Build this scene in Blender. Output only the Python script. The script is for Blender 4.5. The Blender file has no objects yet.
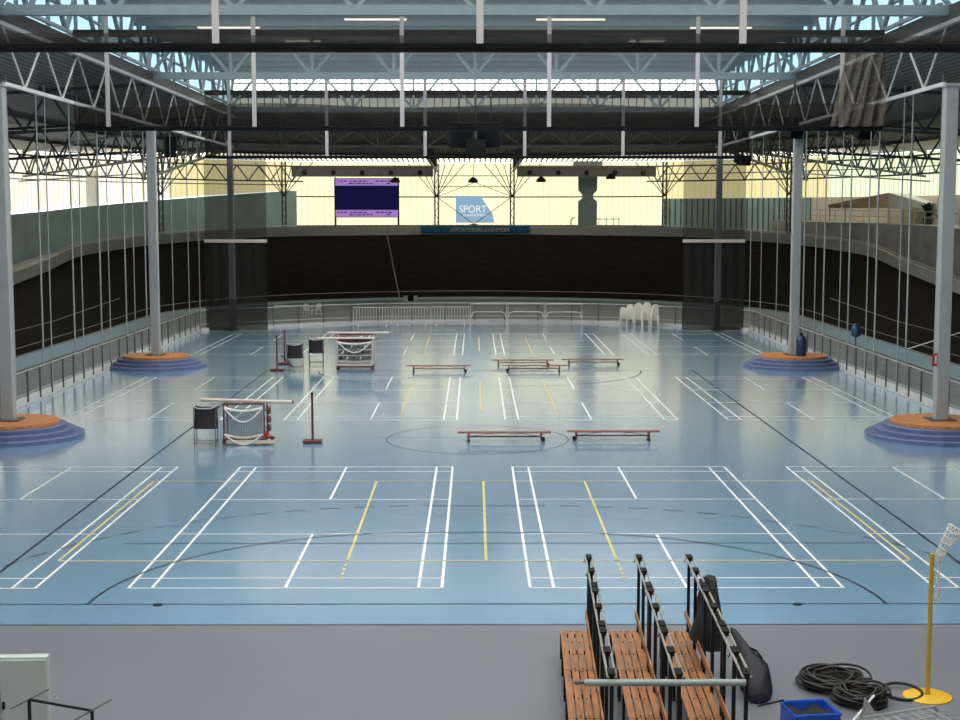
import bpy, math, random
from mathutils import Vector, Matrix
random.seed(7)
PI = math.pi
scene = bpy.context.scene
COL = scene.collection

# ------------------------------------------------------------------ materials
def _nodes(name):
    m = bpy.data.materials.new(name); m.use_nodes = True
    nt = m.node_tree
    return m, nt, nt.nodes['Principled BSDF']

def mat(name, col, rough=0.5, metal=0.0, var=0.12, scale=3.0, bump=0.0, spec=0.5, coat=0.0, rvar=0.0, stretch=None):
    m, nt, b = _nodes(name)
    b.inputs['Roughness'].default_value = rough
    b.inputs['Metallic'].default_value = metal
    b.inputs['Specular IOR Level'].default_value = spec
    b.inputs['Coat Weight'].default_value = coat; b.inputs['Coat Roughness'].default_value = 0.15
    tc = nt.nodes.new('ShaderNodeTexCoord')
    n = nt.nodes.new('ShaderNodeTexNoise'); n.inputs['Scale'].default_value = scale; n.inputs['Detail'].default_value = 5
    if stretch:
        mp = nt.nodes.new('ShaderNodeMapping'); mp.inputs['Scale'].default_value = stretch
        nt.links.new(tc.outputs['Object'], mp.inputs['Vector']); nt.links.new(mp.outputs[0], n.inputs['Vector'])
    else:
        nt.links.new(tc.outputs['Object'], n.inputs['Vector'])
    r = nt.nodes.new('ShaderNodeValToRGB')
    r.color_ramp.elements[0].position = 0.3; r.color_ramp.elements[1].position = 0.7
    r.color_ramp.elements[0].color = (*[c*(1-var) for c in col], 1)
    r.color_ramp.elements[1].color = (*[min(1, c*(1+var)) for c in col], 1)
    nt.links.new(n.outputs['Fac'], r.inputs['Fac']); nt.links.new(r.outputs['Color'], b.inputs['Base Color'])
    if bump:
        bp = nt.nodes.new('ShaderNodeBump'); bp.inputs['Strength'].default_value = bump; bp.inputs['Distance'].default_value = 0.02
        nt.links.new(n.outputs['Fac'], bp.inputs['Height']); nt.links.new(bp.outputs['Normal'], b.inputs['Normal'])
    if rvar:
        mr = nt.nodes.new('ShaderNodeMapRange')
        mr.inputs['To Min'].default_value = rough-rvar; mr.inputs['To Max'].default_value = rough+rvar
        nt.links.new(n.outputs['Fac'], mr.inputs['Value']); nt.links.new(mr.outputs[0], b.inputs['Roughness'])
    return m

def emit(name, col, strength):
    m = bpy.data.materials.new(name); m.use_nodes = True
    nt = m.node_tree; nt.nodes.clear()
    o = nt.nodes.new('ShaderNodeOutputMaterial'); e = nt.nodes.new('ShaderNodeEmission')
    tc = nt.nodes.new('ShaderNodeTexCoord'); n = nt.nodes.new('ShaderNodeTexNoise'); n.inputs['Scale'].default_value = 0.35
    r = nt.nodes.new('ShaderNodeValToRGB')
    r.color_ramp.elements[0].color = (*[c*0.88 for c in col], 1); r.color_ramp.elements[1].color = (*col, 1)
    nt.links.new(tc.outputs['Object'], n.inputs['Vector']); nt.links.new(n.outputs['Fac'], r.inputs['Fac'])
    nt.links.new(r.outputs[0], e.inputs['Color']); e.inputs['Strength'].default_value = strength
    nt.links.new(e.outputs[0], o.inputs['Surface'])
    return m

def net_mat(name, col, opacity):
    m = bpy.data.materials.new(name); m.use_nodes = True
    nt = m.node_tree; nt.nodes.clear()
    o = nt.nodes.new('ShaderNodeOutputMaterial'); t = nt.nodes.new('ShaderNodeBsdfTransparent')
    d = nt.nodes.new('ShaderNodeBsdfPrincipled'); d.inputs['Base Color'].default_value = (*col, 1); d.inputs['Roughness'].default_value = 0.7; d.inputs['Specular IOR Level'].default_value = 0.05
    x = nt.nodes.new('ShaderNodeMixShader'); x.inputs[0].default_value = opacity
    nt.links.new(t.outputs[0], x.inputs[1]); nt.links.new(d.outputs[0], x.inputs[2]); nt.links.new(x.outputs[0], o.inputs[0])
    return m

def glass_mat(name, tint, refl=0.06):
    m = bpy.data.materials.new(name); m.use_nodes = True
    nt = m.node_tree; nt.nodes.clear()
    o = nt.nodes.new('ShaderNodeOutputMaterial'); t = nt.nodes.new('ShaderNodeBsdfTransparent'); t.inputs[0].default_value = (*tint, 1)
    g = nt.nodes.new('ShaderNodeBsdfGlossy'); g.inputs['Roughness'].default_value = 0.08
    x = nt.nodes.new('ShaderNodeMixShader'); x.inputs[0].default_value = refl
    nt.links.new(t.outputs[0], x.inputs[1]); nt.links.new(g.outputs[0], x.inputs[2]); nt.links.new(x.outputs[0], o.inputs[0])
    return m

M = {}
M['floor'] = mat('blue_sports_floor', (0.19, 0.345, 0.51), 0.24, var=0.03, scale=0.12, spec=0.6, coat=1.0)
M['concrete'] = mat('grey_floor', (0.165, 0.175, 0.20), 0.34, var=0.04, scale=0.3)
M['apron'] = mat('apron_grey', (0.18, 0.205, 0.215), 0.5, var=0.2, scale=0.5)
M['far_band'] = mat('dark_teal_floor', (0.07, 0.115, 0.15), 0.45, var=0.15, scale=0.4)
M['azure'] = mat('azure_band', (0.22, 0.38, 0.48), 0.45, var=0.08)
M['track'] = mat('dark_track_timber', (0.015, 0.0125, 0.0115), 0.72, var=0.25, scale=0.8, spec=0.02, stretch=(1, 1, 6))
M['white_line'] = mat('white_line_paint', (0.80, 0.82, 0.82), 0.4, var=0.05)
M['yellow_line'] = mat('yellow_line_paint', (0.68, 0.55, 0.20), 0.4, var=0.05)
M['black_line'] = mat('black_line_paint', (0.015, 0.025, 0.05), 0.4, var=0.05)
M['grey_line'] = mat('grey_line_paint', (0.30, 0.30, 0.28), 0.5, var=0.1)
M['steel'] = mat('light_grey_steel', (0.33, 0.35, 0.355), 0.4, var=0.05)
M['white_steel'] = mat('white_steel', (0.58, 0.59, 0.58), 0.4, var=0.05)
M['strap'] = mat('grey_strap', (0.42, 0.40, 0.41), 0.6, var=0.05)
M['teal_steel'] = mat('blue_grey_steel', (0.30, 0.38, 0.42), 0.45, var=0.06)
M['dark_steel'] = mat('dark_steel', (0.075, 0.08, 0.08), 0.5, var=0.1)
M['black'] = mat('matt_black', (0.006, 0.006, 0.007), 0.6, spec=0.2, var=0.2)
M['black_paint'] = mat('black_paint', (0.010, 0.011, 0.014), 0.4, spec=0.3, var=0.1)
M['deck'] = mat('roof_deck', (0.16, 0.16, 0.15), 0.5, var=0.12, scale=0.6)
M['lantern_deck'] = mat('lantern_deck', (0.22, 0.27, 0.28), 0.5, var=0.1, scale=0.6)
M['wall'] = mat('grey_wall', (0.16, 0.17, 0.17), 0.6, var=0.1)
M['teal_wall'] = mat('teal_cladding', (0.32, 0.47, 0.47), 0.35, var=0.15, scale=0.4)
M['beige'] = mat('beige_boards', (0.80, 0.71, 0.62), 0.6, var=0.05)
M['brown'] = mat('dark_brown_sheet', (0.09, 0.06, 0.05), 0.6, var=0.1)
M['parapet'] = mat('parapet_grey', (0.58, 0.58, 0.54), 0.6, var=0.1)
M['banner_blue'] = mat('banner_blue', (0.03, 0.17, 0.33), 0.5, var=0.25, scale=2)
M['sky_blue'] = emit('backlit_blue_vinyl', (0.33, 0.52, 0.70), 0.8)
M['backlit_white'] = emit('backlit_white_vinyl', (0.85, 0.90, 0.92), 1.0)
M['white'] = mat('white_vinyl', (0.80, 0.82, 0.82), 0.5, var=0.03)
M['kerb'] = mat('kerb_white', (0.58, 0.58, 0.56), 0.6, var=0.1)
M['net'] = net_mat('black_net', (0.014, 0.013, 0.012), 0.48)
M['net_fold'] = net_mat('black_net_folded', (0.016, 0.014, 0.012), 0.70)
M['net_bunch'] = net_mat('tan_bunched_net', (0.15, 0.13, 0.10), 0.6)
M['net_side'] = net_mat('grey_net', (0.030, 0.030, 0.028), 0.58)
M['panel_net'] = net_mat('fence_mesh', (0.22, 0.23, 0.23), 0.2)
M['win_left'] = emit('polycarbonate_pale', (1.0, 0.96, 0.79), 1.3)
M['win_mid'] = emit('polycarbonate_yellow', (0.97, 0.92, 0.56), 1.25)
M['win_warm'] = emit('polycarbonate_warm', (0.98, 0.87, 0.44), 1.0)
M['win_right'] = emit('polycarbonate_green', (0.84, 0.98, 0.66), 1.15)
M['clerestory'] = emit('clerestory_glow', (0.98, 0.95, 0.90), 7.0)
M['clerestory_low'] = emit('clerestory_low_glow', (0.80, 0.84, 0.70), 1.3)
M['fill_strip'] = emit('fill_strip_glow', (1.0, 0.97, 0.91), 6.5)  # added overhead fill light for the hall
M['tube_light'] = emit('tube_light', (1.0, 0.90, 0.76), 2.0)
M['eaves_light'] = emit('eaves_rooflight', (0.95, 0.87, 0.68), 3.0)
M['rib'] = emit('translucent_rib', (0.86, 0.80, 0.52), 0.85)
M['glass'] = glass_mat('lantern_glass', (0.80, 0.92, 0.94))
M['wood'] = mat('orange_bench_wood', (0.34, 0.145, 0.055), 0.4, var=0.45, scale=2.2, stretch=(6, 0.7, 6))
M['plinth_wood'] = mat('plinth_wood', (0.50, 0.20, 0.075), 0.4, var=0.25, scale=4, stretch=(1, 5, 1))
M['plinth_blue'] = mat('plinth_blue', (0.11, 0.14, 0.27), 0.4, var=0.08)
M['nosing'] = mat('step_nosing', (0.19, 0.22, 0.38), 0.4, var=0.08)
M['gym_red'] = mat('gym_bench_red', (0.22, 0.05, 0.038), 0.4, var=0.15)
M['post_red'] = mat('post_dark_red', (0.13, 0.027, 0.027), 0.4, var=0.1)
M['red'] = mat('bright_red', (0.36, 0.045, 0.03), 0.4, var=0.1)
M['pale_wood'] = mat('pale_pole', (0.62, 0.53, 0.45), 0.5, var=0.1)
M['cord'] = mat('white_cord', (0.75, 0.70, 0.66), 0.7, var=0.08)
M['net_cord'] = mat('grey_net_cord', (0.17, 0.20, 0.20), 0.7, var=0.1)
M['net_roll'] = mat('rolled_brown_net', (0.20, 0.13, 0.10), 0.8, var=0.8, scale=14, bump=0.6)
M['bin'] = mat('black_mesh_bag', (0.02, 0.014, 0.016), 0.7, var=0.3, scale=20)
M['grey_plastic'] = mat('grey_plastic', (0.45, 0.45, 0.45), 0.5, var=0.05)
M['cream'] = mat('cream_plastic', (0.86, 0.80, 0.70), 0.45, var=0.04)
M['purple'] = emit('screen_purple', (0.44, 0.26, 0.68), 0.75)
M['navy'] = emit('screen_navy', (0.010, 0.010, 0.060), 0.7)
M['screen_text'] = mat('screen_text', (0.10, 0.03, 0.20), 0.5)
M['concrete_post'] = mat('teal_grey_concrete', (0.13, 0.18, 0.185), 0.6, var=0.15)
M['stand'] = mat('stand_concrete', (0.40, 0.41, 0.41), 0.7, var=0.25, scale=0.7)
M['chrome'] = mat('brushed_rail', (0.42, 0.39, 0.33), 0.35, metal=0.3, var=0.05)
M['pipe'] = mat('grey_green_pipe', (0.30, 0.34, 0.33), 0.4, var=0.08)
M['cloth'] = mat('black_cloth', (0.005, 0.0055, 0.008), 0.8, var=0.4, scale=6, bump=0.5)
M['navy_cloth'] = mat('navy_cloth', (0.006, 0.007, 0.016), 0.6, var=0.5, scale=5, bump=0.4)
M['rubber'] = mat('black_rubber', (0.015, 0.012, 0.011), 0.45, var=0.4, scale=8)
M['blue_plastic'] = mat('blue_plastic', (0.015, 0.10, 0.55), 0.3, var=0.15)
M['bottle_blue'] = mat('dull_blue', (0.012, 0.035, 0.10), 0.4, var=0.15)
M['yellow'] = mat('yellow_paint', (0.72, 0.43, 0.02), 0.4, var=0.06)
M['olive_yellow'] = mat('pole_yellow', (0.50, 0.34, 0.03), 0.4, var=0.06)
M['locker'] = mat('pale_green_locker', (0.50, 0.57, 0.54), 0.45, var=0.04)
M['galv'] = mat('galvanised', (0.42, 0.45, 0.44), 0.4, metal=0.3, var=0.1)
M['pale_metal'] = mat('pale_galvanised', (0.66, 0.66, 0.62), 0.45, var=0.08)
M['leaf'] = mat('leaf_green', (0.03, 0.055, 0.03), 0.5, var=0.4, scale=3)
M['sign_red'] = mat('sign_red', (0.60, 0.05, 0.06), 0.5, var=0.03)
M['tan_roof'] = mat('tan_canvas', (0.66, 0.46, 0.32), 0.6, var=0.06)
M['white_canvas'] = mat('white_canvas', (0.72, 0.73, 0.75), 0.6, var=0.04)

# ------------------------------------------------------------------ mesh builder
class MB:
    def __init__(s): s.v = []; s.f = []; s.mi = []; s.cur = 0
    def add(s, vs, fs):
        o = len(s.v); s.v += [tuple(v) for v in vs]
        for f in fs: s.f.append([i+o for i in f]); s.mi.append(s.cur)
        return s
    def box(s, x0, x1, y0, y1, z0, z1, mtx=None):
        vs = [Vector((x, y, z)) for x in (x0, x1) for y in (y0, y1) for z in (z0, z1)]
        if mtx: vs = [mtx @ v for v in vs]
        return s.add(vs, [(0,1,3,2), (4,6,7,5), (0,4,5,1), (2,3,7,6), (0,2,6,4), (1,5,7,3)])
    def bar(s, p, q, w, h=None):
        h = h or w; p = Vector(p); q = Vector(q); d = q-p
        if d.length < 1e-6: return s
        z = d.normalized(); up = Vector((0,0,1)) if abs(z.z) < 0.98 else Vector((0,1,0))
        x = z.cross(up).normalized(); y = x.cross(z)
        vs = [b+x*sx*w/2+y*sy*h/2 for b in (p, q) for sx, sy in ((-1,-1),(1,-1),(1,1),(-1,1))]
        return s.add(vs, [(3,2,1,0), (4,5,6,7), (0,1,5,4), (1,2,6,5), (2,3,7,6), (3,0,4,7)])
    def tube(s, pts, r, n=8, closed=False, r1=None):
        pts = [Vector(p) for p in pts]; k = len(pts); vs = []; fs = []; px = None
        for i, p in enumerate(pts):
            if closed: t = pts[(i+1) % k]-pts[i-1]
            else: t = pts[min(i+1, k-1)]-pts[max(i-1, 0)]
            t = t.normalized() if t.length > 1e-9 else Vector((0,0,1))
            if px is None:
                up = Vector((0,0,1)) if abs(t.z) < 0.95 else Vector((1,0,0))
                px = t.cross(up).normalized()
            else:
                px = (px-t*px.dot(t)); px = px.normalized() if px.length > 1e-9 else t.orthogonal().normalized()
            py = t.cross(px); rr = r if r1 is None else r+(r1-r)*i/max(1, k-1)
            vs += [p+px*rr*math.cos(2*PI*j/n)+py*rr*math.sin(2*PI*j/n) for j in range(n)]
        m = k if closed else k-1
        for i in range(m):
            a = i*n; b = ((i+1) % k)*n
            for j in range(n): fs.append((a+j, a+(j+1) % n, b+(j+1) % n, b+j))
        if not closed: fs += [tuple(range(n))[::-1], tuple((k-1)*n+j for j in range(n))]
        return s.add(vs, fs)
    def lathe(s, prof, n=20, c=(0,0,0)):
        c = Vector(c); vs = []; fs = []
        for r, z in prof: vs += [c+Vector((r*math.cos(2*PI*j/n), r*math.sin(2*PI*j/n), z)) for j in range(n)]
        for i in range(len(prof)-1):
            for j in range(n): fs.append((i*n+j, i*n+(j+1) % n, (i+1)*n+(j+1) % n, (i+1)*n+j))
        fs += [tuple(range(n))[::-1], tuple((len(prof)-1)*n+j for j in range(n))]
        return s.add(vs, fs)
    def prism(s, poly, a0, a1, axis='z'):
        f = {'z': lambda u, w, a: (u, w, a), 'y': lambda u, w, a: (u, a, w), 'x': lambda u, w, a: (a, u, w)}[axis]
        n = len(poly); vs = [f(u, w, a0) for u, w in poly]+[f(u, w, a1) for u, w in poly]
        fs = [tuple(range(n))[::-1], tuple(range(n, 2*n))]+[(i, (i+1) % n, n+(i+1) % n, n+i) for i in range(n)]
        return s.add(vs, fs)
    def grid(s, rows):
        n = len(rows[0]); vs = [p for r in rows for p in r]
        fs = [(i*n+j, i*n+j+1, (i+1)*n+j+1, (i+1)*n+j) for i in range(len(rows)-1) for j in range(n-1)]
        return s.add(vs, fs)
    def build(s, name, m, parent=None, smooth=False, loc=None, bevel=0):
        me = bpy.data.meshes.new(name); me.from_pydata(s.v, [], s.f); 
        for mm in (m if isinstance(m, (list, tuple)) else [m]): me.materials.append(mm)
        for p, i in zip(me.polygons, s.mi): p.material_index = i
        me.update()
        import bmesh
        bm = bmesh.new(); bm.from_mesh(me); bmesh.ops.recalc_face_normals(bm, faces=bm.faces); bm.to_mesh(me); bm.free()
        if smooth:
            me.polygons.foreach_set('use_smooth', [True]*len(me.polygons))
        o = bpy.data.objects.new(name, me); COL.objects.link(o)
        if smooth:
            try: me.set_sharp_from_angle(angle=math.radians(40))
            except Exception: pass
        if parent: o.parent = parent
        if loc: o.location = loc
        if bevel:
            b = o.modifiers.new('bevel', 'BEVEL'); b.width = bevel; b.segments = 2; b.limit_method = 'ANGLE'
        return o

def tag(o, label=None, cat=None, group=None, kind=None):
    if label: o['label'] = label
    if cat: o['category'] = cat
    if group: o['group'] = group
    if kind: o['kind'] = kind
    return o
def thing(name, label, cat, loc=(0,0,0), rz=0, group=None, kind=None):
    o = bpy.data.objects.new(name, None); COL.objects.link(o); o.empty_display_size = 0.2
    o.location = loc; o.rotation_euler = (0, 0, rz)
    return tag(o, label, cat, group, kind)
def struct(o, label=None): return tag(o, label, kind='structure')
def dup(root, loc=None, rz=None, label=None, group=None, scl=None):
    r = root.copy(); COL.objects.link(r)
    if loc is not None: r.location = loc
    if rz is not None: r.rotation_euler = (0, 0, rz)
    if label: r['label'] = label
    if group: r['group'] = group
    for ch in list(root.children):
        c = ch.copy(); COL.objects.link(c); c.parent = r
        for g in list(ch.children):
            d = g.copy(); COL.objects.link(d); d.parent = c
    return r

# ------------------------------------------------------------------ the bowl: straight sides and a half-circle bend
YC = 101.0
def bowl(r, phi):
    """phi in degrees: <0 right-hand straight, 0..180 the far bend, >180 left-hand straight"""
    if phi < 0: return (r, YC+phi*0.54)
    if phi > 180: return (-r, YC-(phi-180)*0.54)
    a = math.radians(phi); return (r*math.cos(a), YC+r*math.sin(a))
RIM = [(-140, 1.9), (-25, 2.0), (-11, 2.6), (3, 3.2), (13, 4.1), (30, 4.75), (43, 5.1), (54, 5.3), (90, 5.42)]
def lerp(t, tab):
    if t <= tab[0][0]: return tab[0][1]
    for (a, za), (b, zb) in zip(tab, tab[1:]):
        if t <= b: return za+(zb-za)*(t-a)/(b-a)
    return tab[-1][1]
def zrim(phi):
    if phi > 90: phi = 180-phi
    return lerp(phi, RIM)
def phis(a, b, step=3.0):
    n = max(1, int(round((b-a)/step))); return [a+(b-a)*i/n for i in range(n+1)]
def strip(mb, a, b, r0, z0, r1, z1, step=3.0):
    rows = []
    for p in phis(a, b, step):
        f0 = z0(p) if callable(z0) else z0; f1 = z1(p) if callable(z1) else z1
        x0, y0 = bowl(r0, p); x1, y1 = bowl(r1, p)
        rows.append([(x0, y0, f0), (x1, y1, f1)])
    return mb.grid(rows)

# ------------------------------------------------------------------ floors
FARFLOOR = [(-17.15, 88.4), (-15.2, 90.2), (-13, 91.6), (-10, 93.6), (-6.5, 95.2), (-2, 96), (2, 96), (6.5, 95.4), (10, 94.2), (13, 92.0), (15.2, 90.2), (17.15, 88.4)]
sf = MB().prism([(-17.15, 24.7)]+FARFLOOR+[(17.15, 24.7)], -0.06, 0.0).build('floor_sports', M['floor'])
struct(sf, 'glossy blue sports floor with painted court lines')
fc = MB().box(-30, 30, -12, 24.7, -0.06, 0.0).build('floor_concrete', M['concrete']); struct(fc, 'plain grey floor in front of the blue courts')
seam = MB().box(-17.15, 17.15, 24.68, 24.74, -0.02, 0.003).build('floor_seam', M['black_line'], fc); struct(seam)
ap = MB().box(-40, 40, 24.7, 140, -0.2, -0.07).build('floor_apron', M['apron']); struct(ap, 'grey ground between the infield fence and the cycling track')

Z = 0.004
def lines(name, m, segs, par=sf):
    mb = MB()
    for (x0, y0, x1, y1, w) in segs:
        d = Vector((x1-x0, y1-y0, 0)); L = d.length; n = Vector((-d.y, d.x, 0))/L*w/2; t = d/L*w/2
        a = Vector((x0, y0, Z))-t; b = Vector((x1, y1, Z))+t
        mb.add([a-n, b-n, b+n, a+n], [(0,1,2,3)])
    o = mb.build(name, m, par); return struct(o)
W = 0.062
bad = []
for y0 in (27.2, 50.0, 73.3):
    for x0 in (-14.75, -6.79, 1.08, 9.02):
        x1 = x0+6.14; L = 13.4
        for x in (x0, x0+0.46, x1-0.46, x1): bad.append((x, y0, x, y0+L, W))
        for y in (0, 0.76, 4.72, 8.68, 12.64, 13.4): bad.append((x0, y0+y, x1, y0+y, W*0.85))
        xm = (x0+x1)/2
        bad += [(xm, y0, xm, y0+4.72, W), (xm, y0+8.68, xm, y0+13.4, W)]
lines('badminton_court_lines', M['white_line'], bad)
yel = []
for y0 in (29.4, 52.2, 75.4):
    a, b = -8.8, 9.22
    if y0 < 30: yel += [(a, y0, b, y0, W), (a, y0+9, b, y0+9, W*0.8), (a, y0, a, y0+9, W), (b, y0, b, y0+9, W)]
    for x in (-2.7, 0.23, 3.0): yel.append((x, y0, x, y0+9, W))
    for x in (-2.7, 3.0):
        for k in range(4): yel.append((x, y0-0.28-k*0.36, x, y0-0.43-k*0.36, W))
lines('volleyball_court_lines', M['yellow_line'], yel)
def arcpts(cx, cy, r, a0, a1, n=24):
    return [(cx+r*math.cos(math.radians(a0+(a1-a0)*i/n)), cy+r*math.sin(math.radians(a0+(a1-a0)*i/n))) for i in range(n+1)]
def poly(pts, w, dash=False):
    out = []
    for i, (p, q) in enumerate(zip(pts, pts[1:])):
        if dash and i % 2: continue
        out.append((*p, *q, w))
    return out
CX = 0.23; hb = []
for x in (CX-9.95, CX+9.95): hb.append((x, 26.05, x, 66.0, 0.065))
hb += [(CX-17.3, 26.05, CX+16.8, 26.05, 0.05), (-7.8, 31.0, 9.5, 31.0, 0.05), (CX-9.95, 66, CX+9.95, 66, 0.05), (CX-9.95, 46.0, CX+9.95, 46.0, 0.02)]
g = arcpts(CX-1.5, 26.05, 6, 180, 90)+arcpts(CX+1.5, 26.05, 6, 90, 0)
hb += poly(g, 0.06)
g = arcpts(CX-1.5, 66, 6, 180, 270)+arcpts(CX+1.5, 66, 6, 270, 360)
hb += poly(g, 0.05)
g = arcpts(CX-1.5, 26.05, 9, 172, 90, 30)+arcpts(CX+1.5, 26.05, 9, 90, 8, 30)
hb += poly(g, 0.06, True)
hb += poly(arcpts(CX-0.15, 45.7, 2.95, 0, 360, 48), 0.028)
lines('handball_court_lines', M['black_line'], hb)
for x in (-5.95, 6.05):
    s_ = MB().lathe([(0.09, 0.0), (0.09, 0.012), (0.02, 0.014)], 10, (x, 26.0, 0)).build('floor_socket_trim', M['black'], sf); struct(s_)

# ------------------------------------------------------------------ track
tk = MB(); n = 8
rows = []
for p in phis(-85, 265, 2.5):
    row = []
    for i in range(n+1):
        t = i/n; x, y = bowl(23.4+7.4*t, p); row.append((x, y, zrim(p)*t**1.08))
    rows.append(row)
tk.grid(rows)
track = tk.build('cycling_track_floor', M['track'], smooth=True); tag(track, 'dark banked cycling track running round the infield', kind='structure')
def track_line(name, m, f0, f1, a, b):
    mb = MB(); strip(mb, a, b, 23.4+7.4*f0, lambda p: zrim(p)*f0**1.08+0.02, 23.4+7.4*f1, lambda p: zrim(p)*f1**1.08+0.02, 2.5)
    return struct(mb.build(name, m, track))
track_line('inner_edge_line', M['grey_line'], 0.0, 0.012, -85, 265)
track_line('sprinters_line', M['grey_line'], 0.11, 0.118, -85, 265)
track_line('stayers_line', M['grey_line'], 0.36, 0.368, -85, 6); track_line('stayers_line', M['grey_line'], 0.36, 0.368, 174, 265)
fl = MB()
fl.add([(23.4, 76.2, 0.03), (23.4, 76.5, 0.03), (30.7, 78.2, zrim(-42)+0.03), (30.7, 77.9, zrim(-42)+0.03)], [(0,1,2,3)])
struct(fl.build('finish_line', M['white_line'], track))
az = MB(); strip(az, -85, 265, 21.4, -0.02, 23.4, 0.0); struct(az.build('azure_band_floor', M['azure'], track))
dz = MB(); strip(dz, 8, 172, 13.0, -0.055, 21.3, -0.055); struct(dz.build('floor_far_band', M['far_band'], ap))
azl = MB(); strip(azl, -85, 265, 21.32, -0.01, 21.4, -0.01); struct(azl.build('azure_band_line', M['grey_line'], track))
pr = MB()
strip(pr, -85, 265, 30.8, zrim, 30.8, lambda p: zrim(p)+0.82); strip(pr, -85, 265, 30.8, lambda p: zrim(p)+0.82, 31.0, lambda p: zrim(p)+0.82); strip(pr, -85, 265, 31.0, lambda p: zrim(p)+0.82, 31.0, zrim)
par = struct(pr.build('wall_parapet', M['parapet']), 'grey parapet along the top rim of the cycling track')
rl = MB()
for a, b in ((-60, 62), (118, 240)):
    rl.tube([(*bowl(31.0, p), zrim(p)+0.95) for p in phis(a, b, 3)], 0.035, 6)
struct(rl.build('parapet_rail_trim', M['white_steel'], par))
te = MB(); strip(te, -85, 265, 31.0, zrim, 37.0, zrim); struct(te.build('floor_gallery', M['stand']), 'gallery floor behind the track parapet')
# advertising cloth on the parapet
bn = thing('advertising_banner', 'long dark blue banner with white hashtag lettering on the far track parapet', 'banner', (0.05, YC+30.72, 5.46))
def bent(x0, x1, z0, z1, r_=30.74):
    mb = MB(); n_ = 24; xs = [x0+(x1-x0)*i/n_ for i in range(n_+1)]
    f = lambda x, rr: math.sqrt(rr*rr-x*x)-30.72
    return mb.grid([[(x, f(x, r_), z0), (x, f(x, r_-0.03), z0), (x, f(x, r_-0.03), z1), (x, f(x, r_), z1)] for x in xs])
bent(-5.05, 5.05, 0.02, 0.74).build('cloth', M['banner_blue'], bn)
bent(-5.75, -5.1, 0.04, 0.72).build('end_plate', M['kerb'], bn); bent(5.1, 5.75, 0.04, 0.72).build('end_plate', M['kerb'], bn)
def text(body, size, loc, m, parent, name='lettering', sx=1.0, bend=0):
    cu = bpy.data.curves.new(name, 'FONT'); cu.body = body; cu.size = size; cu.align_x = 'CENTER'; cu.align_y = 'CENTER'; cu.extrude = 0.006
    cu.materials.append(m); tmp = bpy.data.objects.new(name+'_curve', cu); COL.objects.link(tmp)
    bpy.context.view_layer.update(); me = bpy.data.meshes.new_from_object(tmp.evaluated_get(bpy.context.evaluated_depsgraph_get()))
    bpy.data.objects.remove(tmp)
    if bend:
        for v in me.vertices: xx = v.co.x*sx+loc[0]; v.co.z += bend-math.sqrt(bend*bend-xx*xx)
    o = bpy.data.objects.new(name, me); COL.objects.link(o); o.parent = parent
    o.location = loc; o.rotation_euler = (PI/2, 0, 0); o.scale = (sx, 1, 1); return o
text('#SPORTERSBELEVENMEER', 0.52, (0.4, -0.03, 0.37), M['white'], bn, sx=0.92, bend=30.7)

# ------------------------------------------------------------------ outer shell
def facade(name, m, a, b, z0, z1, r=37.0, label=None, rib=None, ribw=0.05, step=1.2):
    mb = MB(); strip(mb, a, b, r, z0, r, z1, step)
    o = struct(mb.build(name, m), label)
    if rib:
        k = MB(); L = math.radians(1)*r
        p = a
        while p <= b:
            f0 = z0(p) if callable(z0) else z0; f1 = z1(p) if callable(z1) else z1
            x, y = bowl(r-0.05, p); k.bar((x, y, f0), (x, y, f1), ribw)
            p += 0.56/L
        struct(k.build(name.split('_')[0]+'_frame_ribs', rib, o))
    return o
def tl(p): return lerp(180-p, [(0, 7.1), (14, 7.45), (60, 9.4), (66, 9.4)])
facade('window_1', M['win_left'], 137, 200, lambda p: tl(p), 12.2, label='pale translucent upper wall panels on the left bend', rib=M['rib'])
facade('window_2', M['win_warm'], 118.5, 137, lambda p: tl(p), 12.2, label='yellowish translucent wall panels behind the left net curtain', rib=M['rib'])
facade('window_3', M['win_mid'], 61.5, 118.5, 6.25, 12.2, label='tall yellow translucent wall behind the scoreboard', rib=M['rib'])
facade('window_4', M['win_warm'], 35, 61.5, 8.72, 12.2, label='yellow translucent wall panels behind the right net curtain', rib=M['rib'])
facade('window_5', M['win_right'], -20, 35, 8.72, 12.2, label='greenish translucent wall panels on the right bend', rib=M['rib'])
facade('wall_left_bend', M['teal_wall'], 118.5, 200, 2.0, lambda p: tl(p), r=34.3, label='dark teal wall below the translucent panels on the left bend')
facade('wall_right_bend', M['teal_wall'], 38, 61.5, 3.0, 8.72, label='dark ribbed teal wall on the right bend', rib=M['dark_steel'], ribw=0.07)
facade('wall_far', M['wall'], 61.5, 118.5, 4.0, 6.25, label='low wall under the tall far windows')
facade('wall_right_terrace', M['beige'], -20, 38, 2.0, 8.72, label='beige boarded wall at the back of the right terrace')
for a, b, nm in ((-210, -20, 'wall_right'), (200, 390, 'wall_left')):
    mb = MB(); strip(mb, a, b, 37.0, -0.2, 37.0, 13.9, 10); struct(mb.build(nm, M['wall']))
struct(MB().box(-37, 37, -12.4, -12.0, -0.2, 14.0).build('wall_back', M['wall']))
hm = MB()
for z in (8.92,):
    hm.tube([(*bowl(36.85, p), z) for p in phis(61.5, 118.5, 2)], 0.07, 6)
hm.tube([(*bowl(36.85, p), 10.0) for p in phis(118.5, 182, 2)], 0.05, 6)
hm.tube([(*bowl(36.85, p), 11.0) for p in phis(-10, 61.5, 2)], 0.05, 6)
struct(hm.build('window_frame_transoms', M['dark_steel']))

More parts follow.
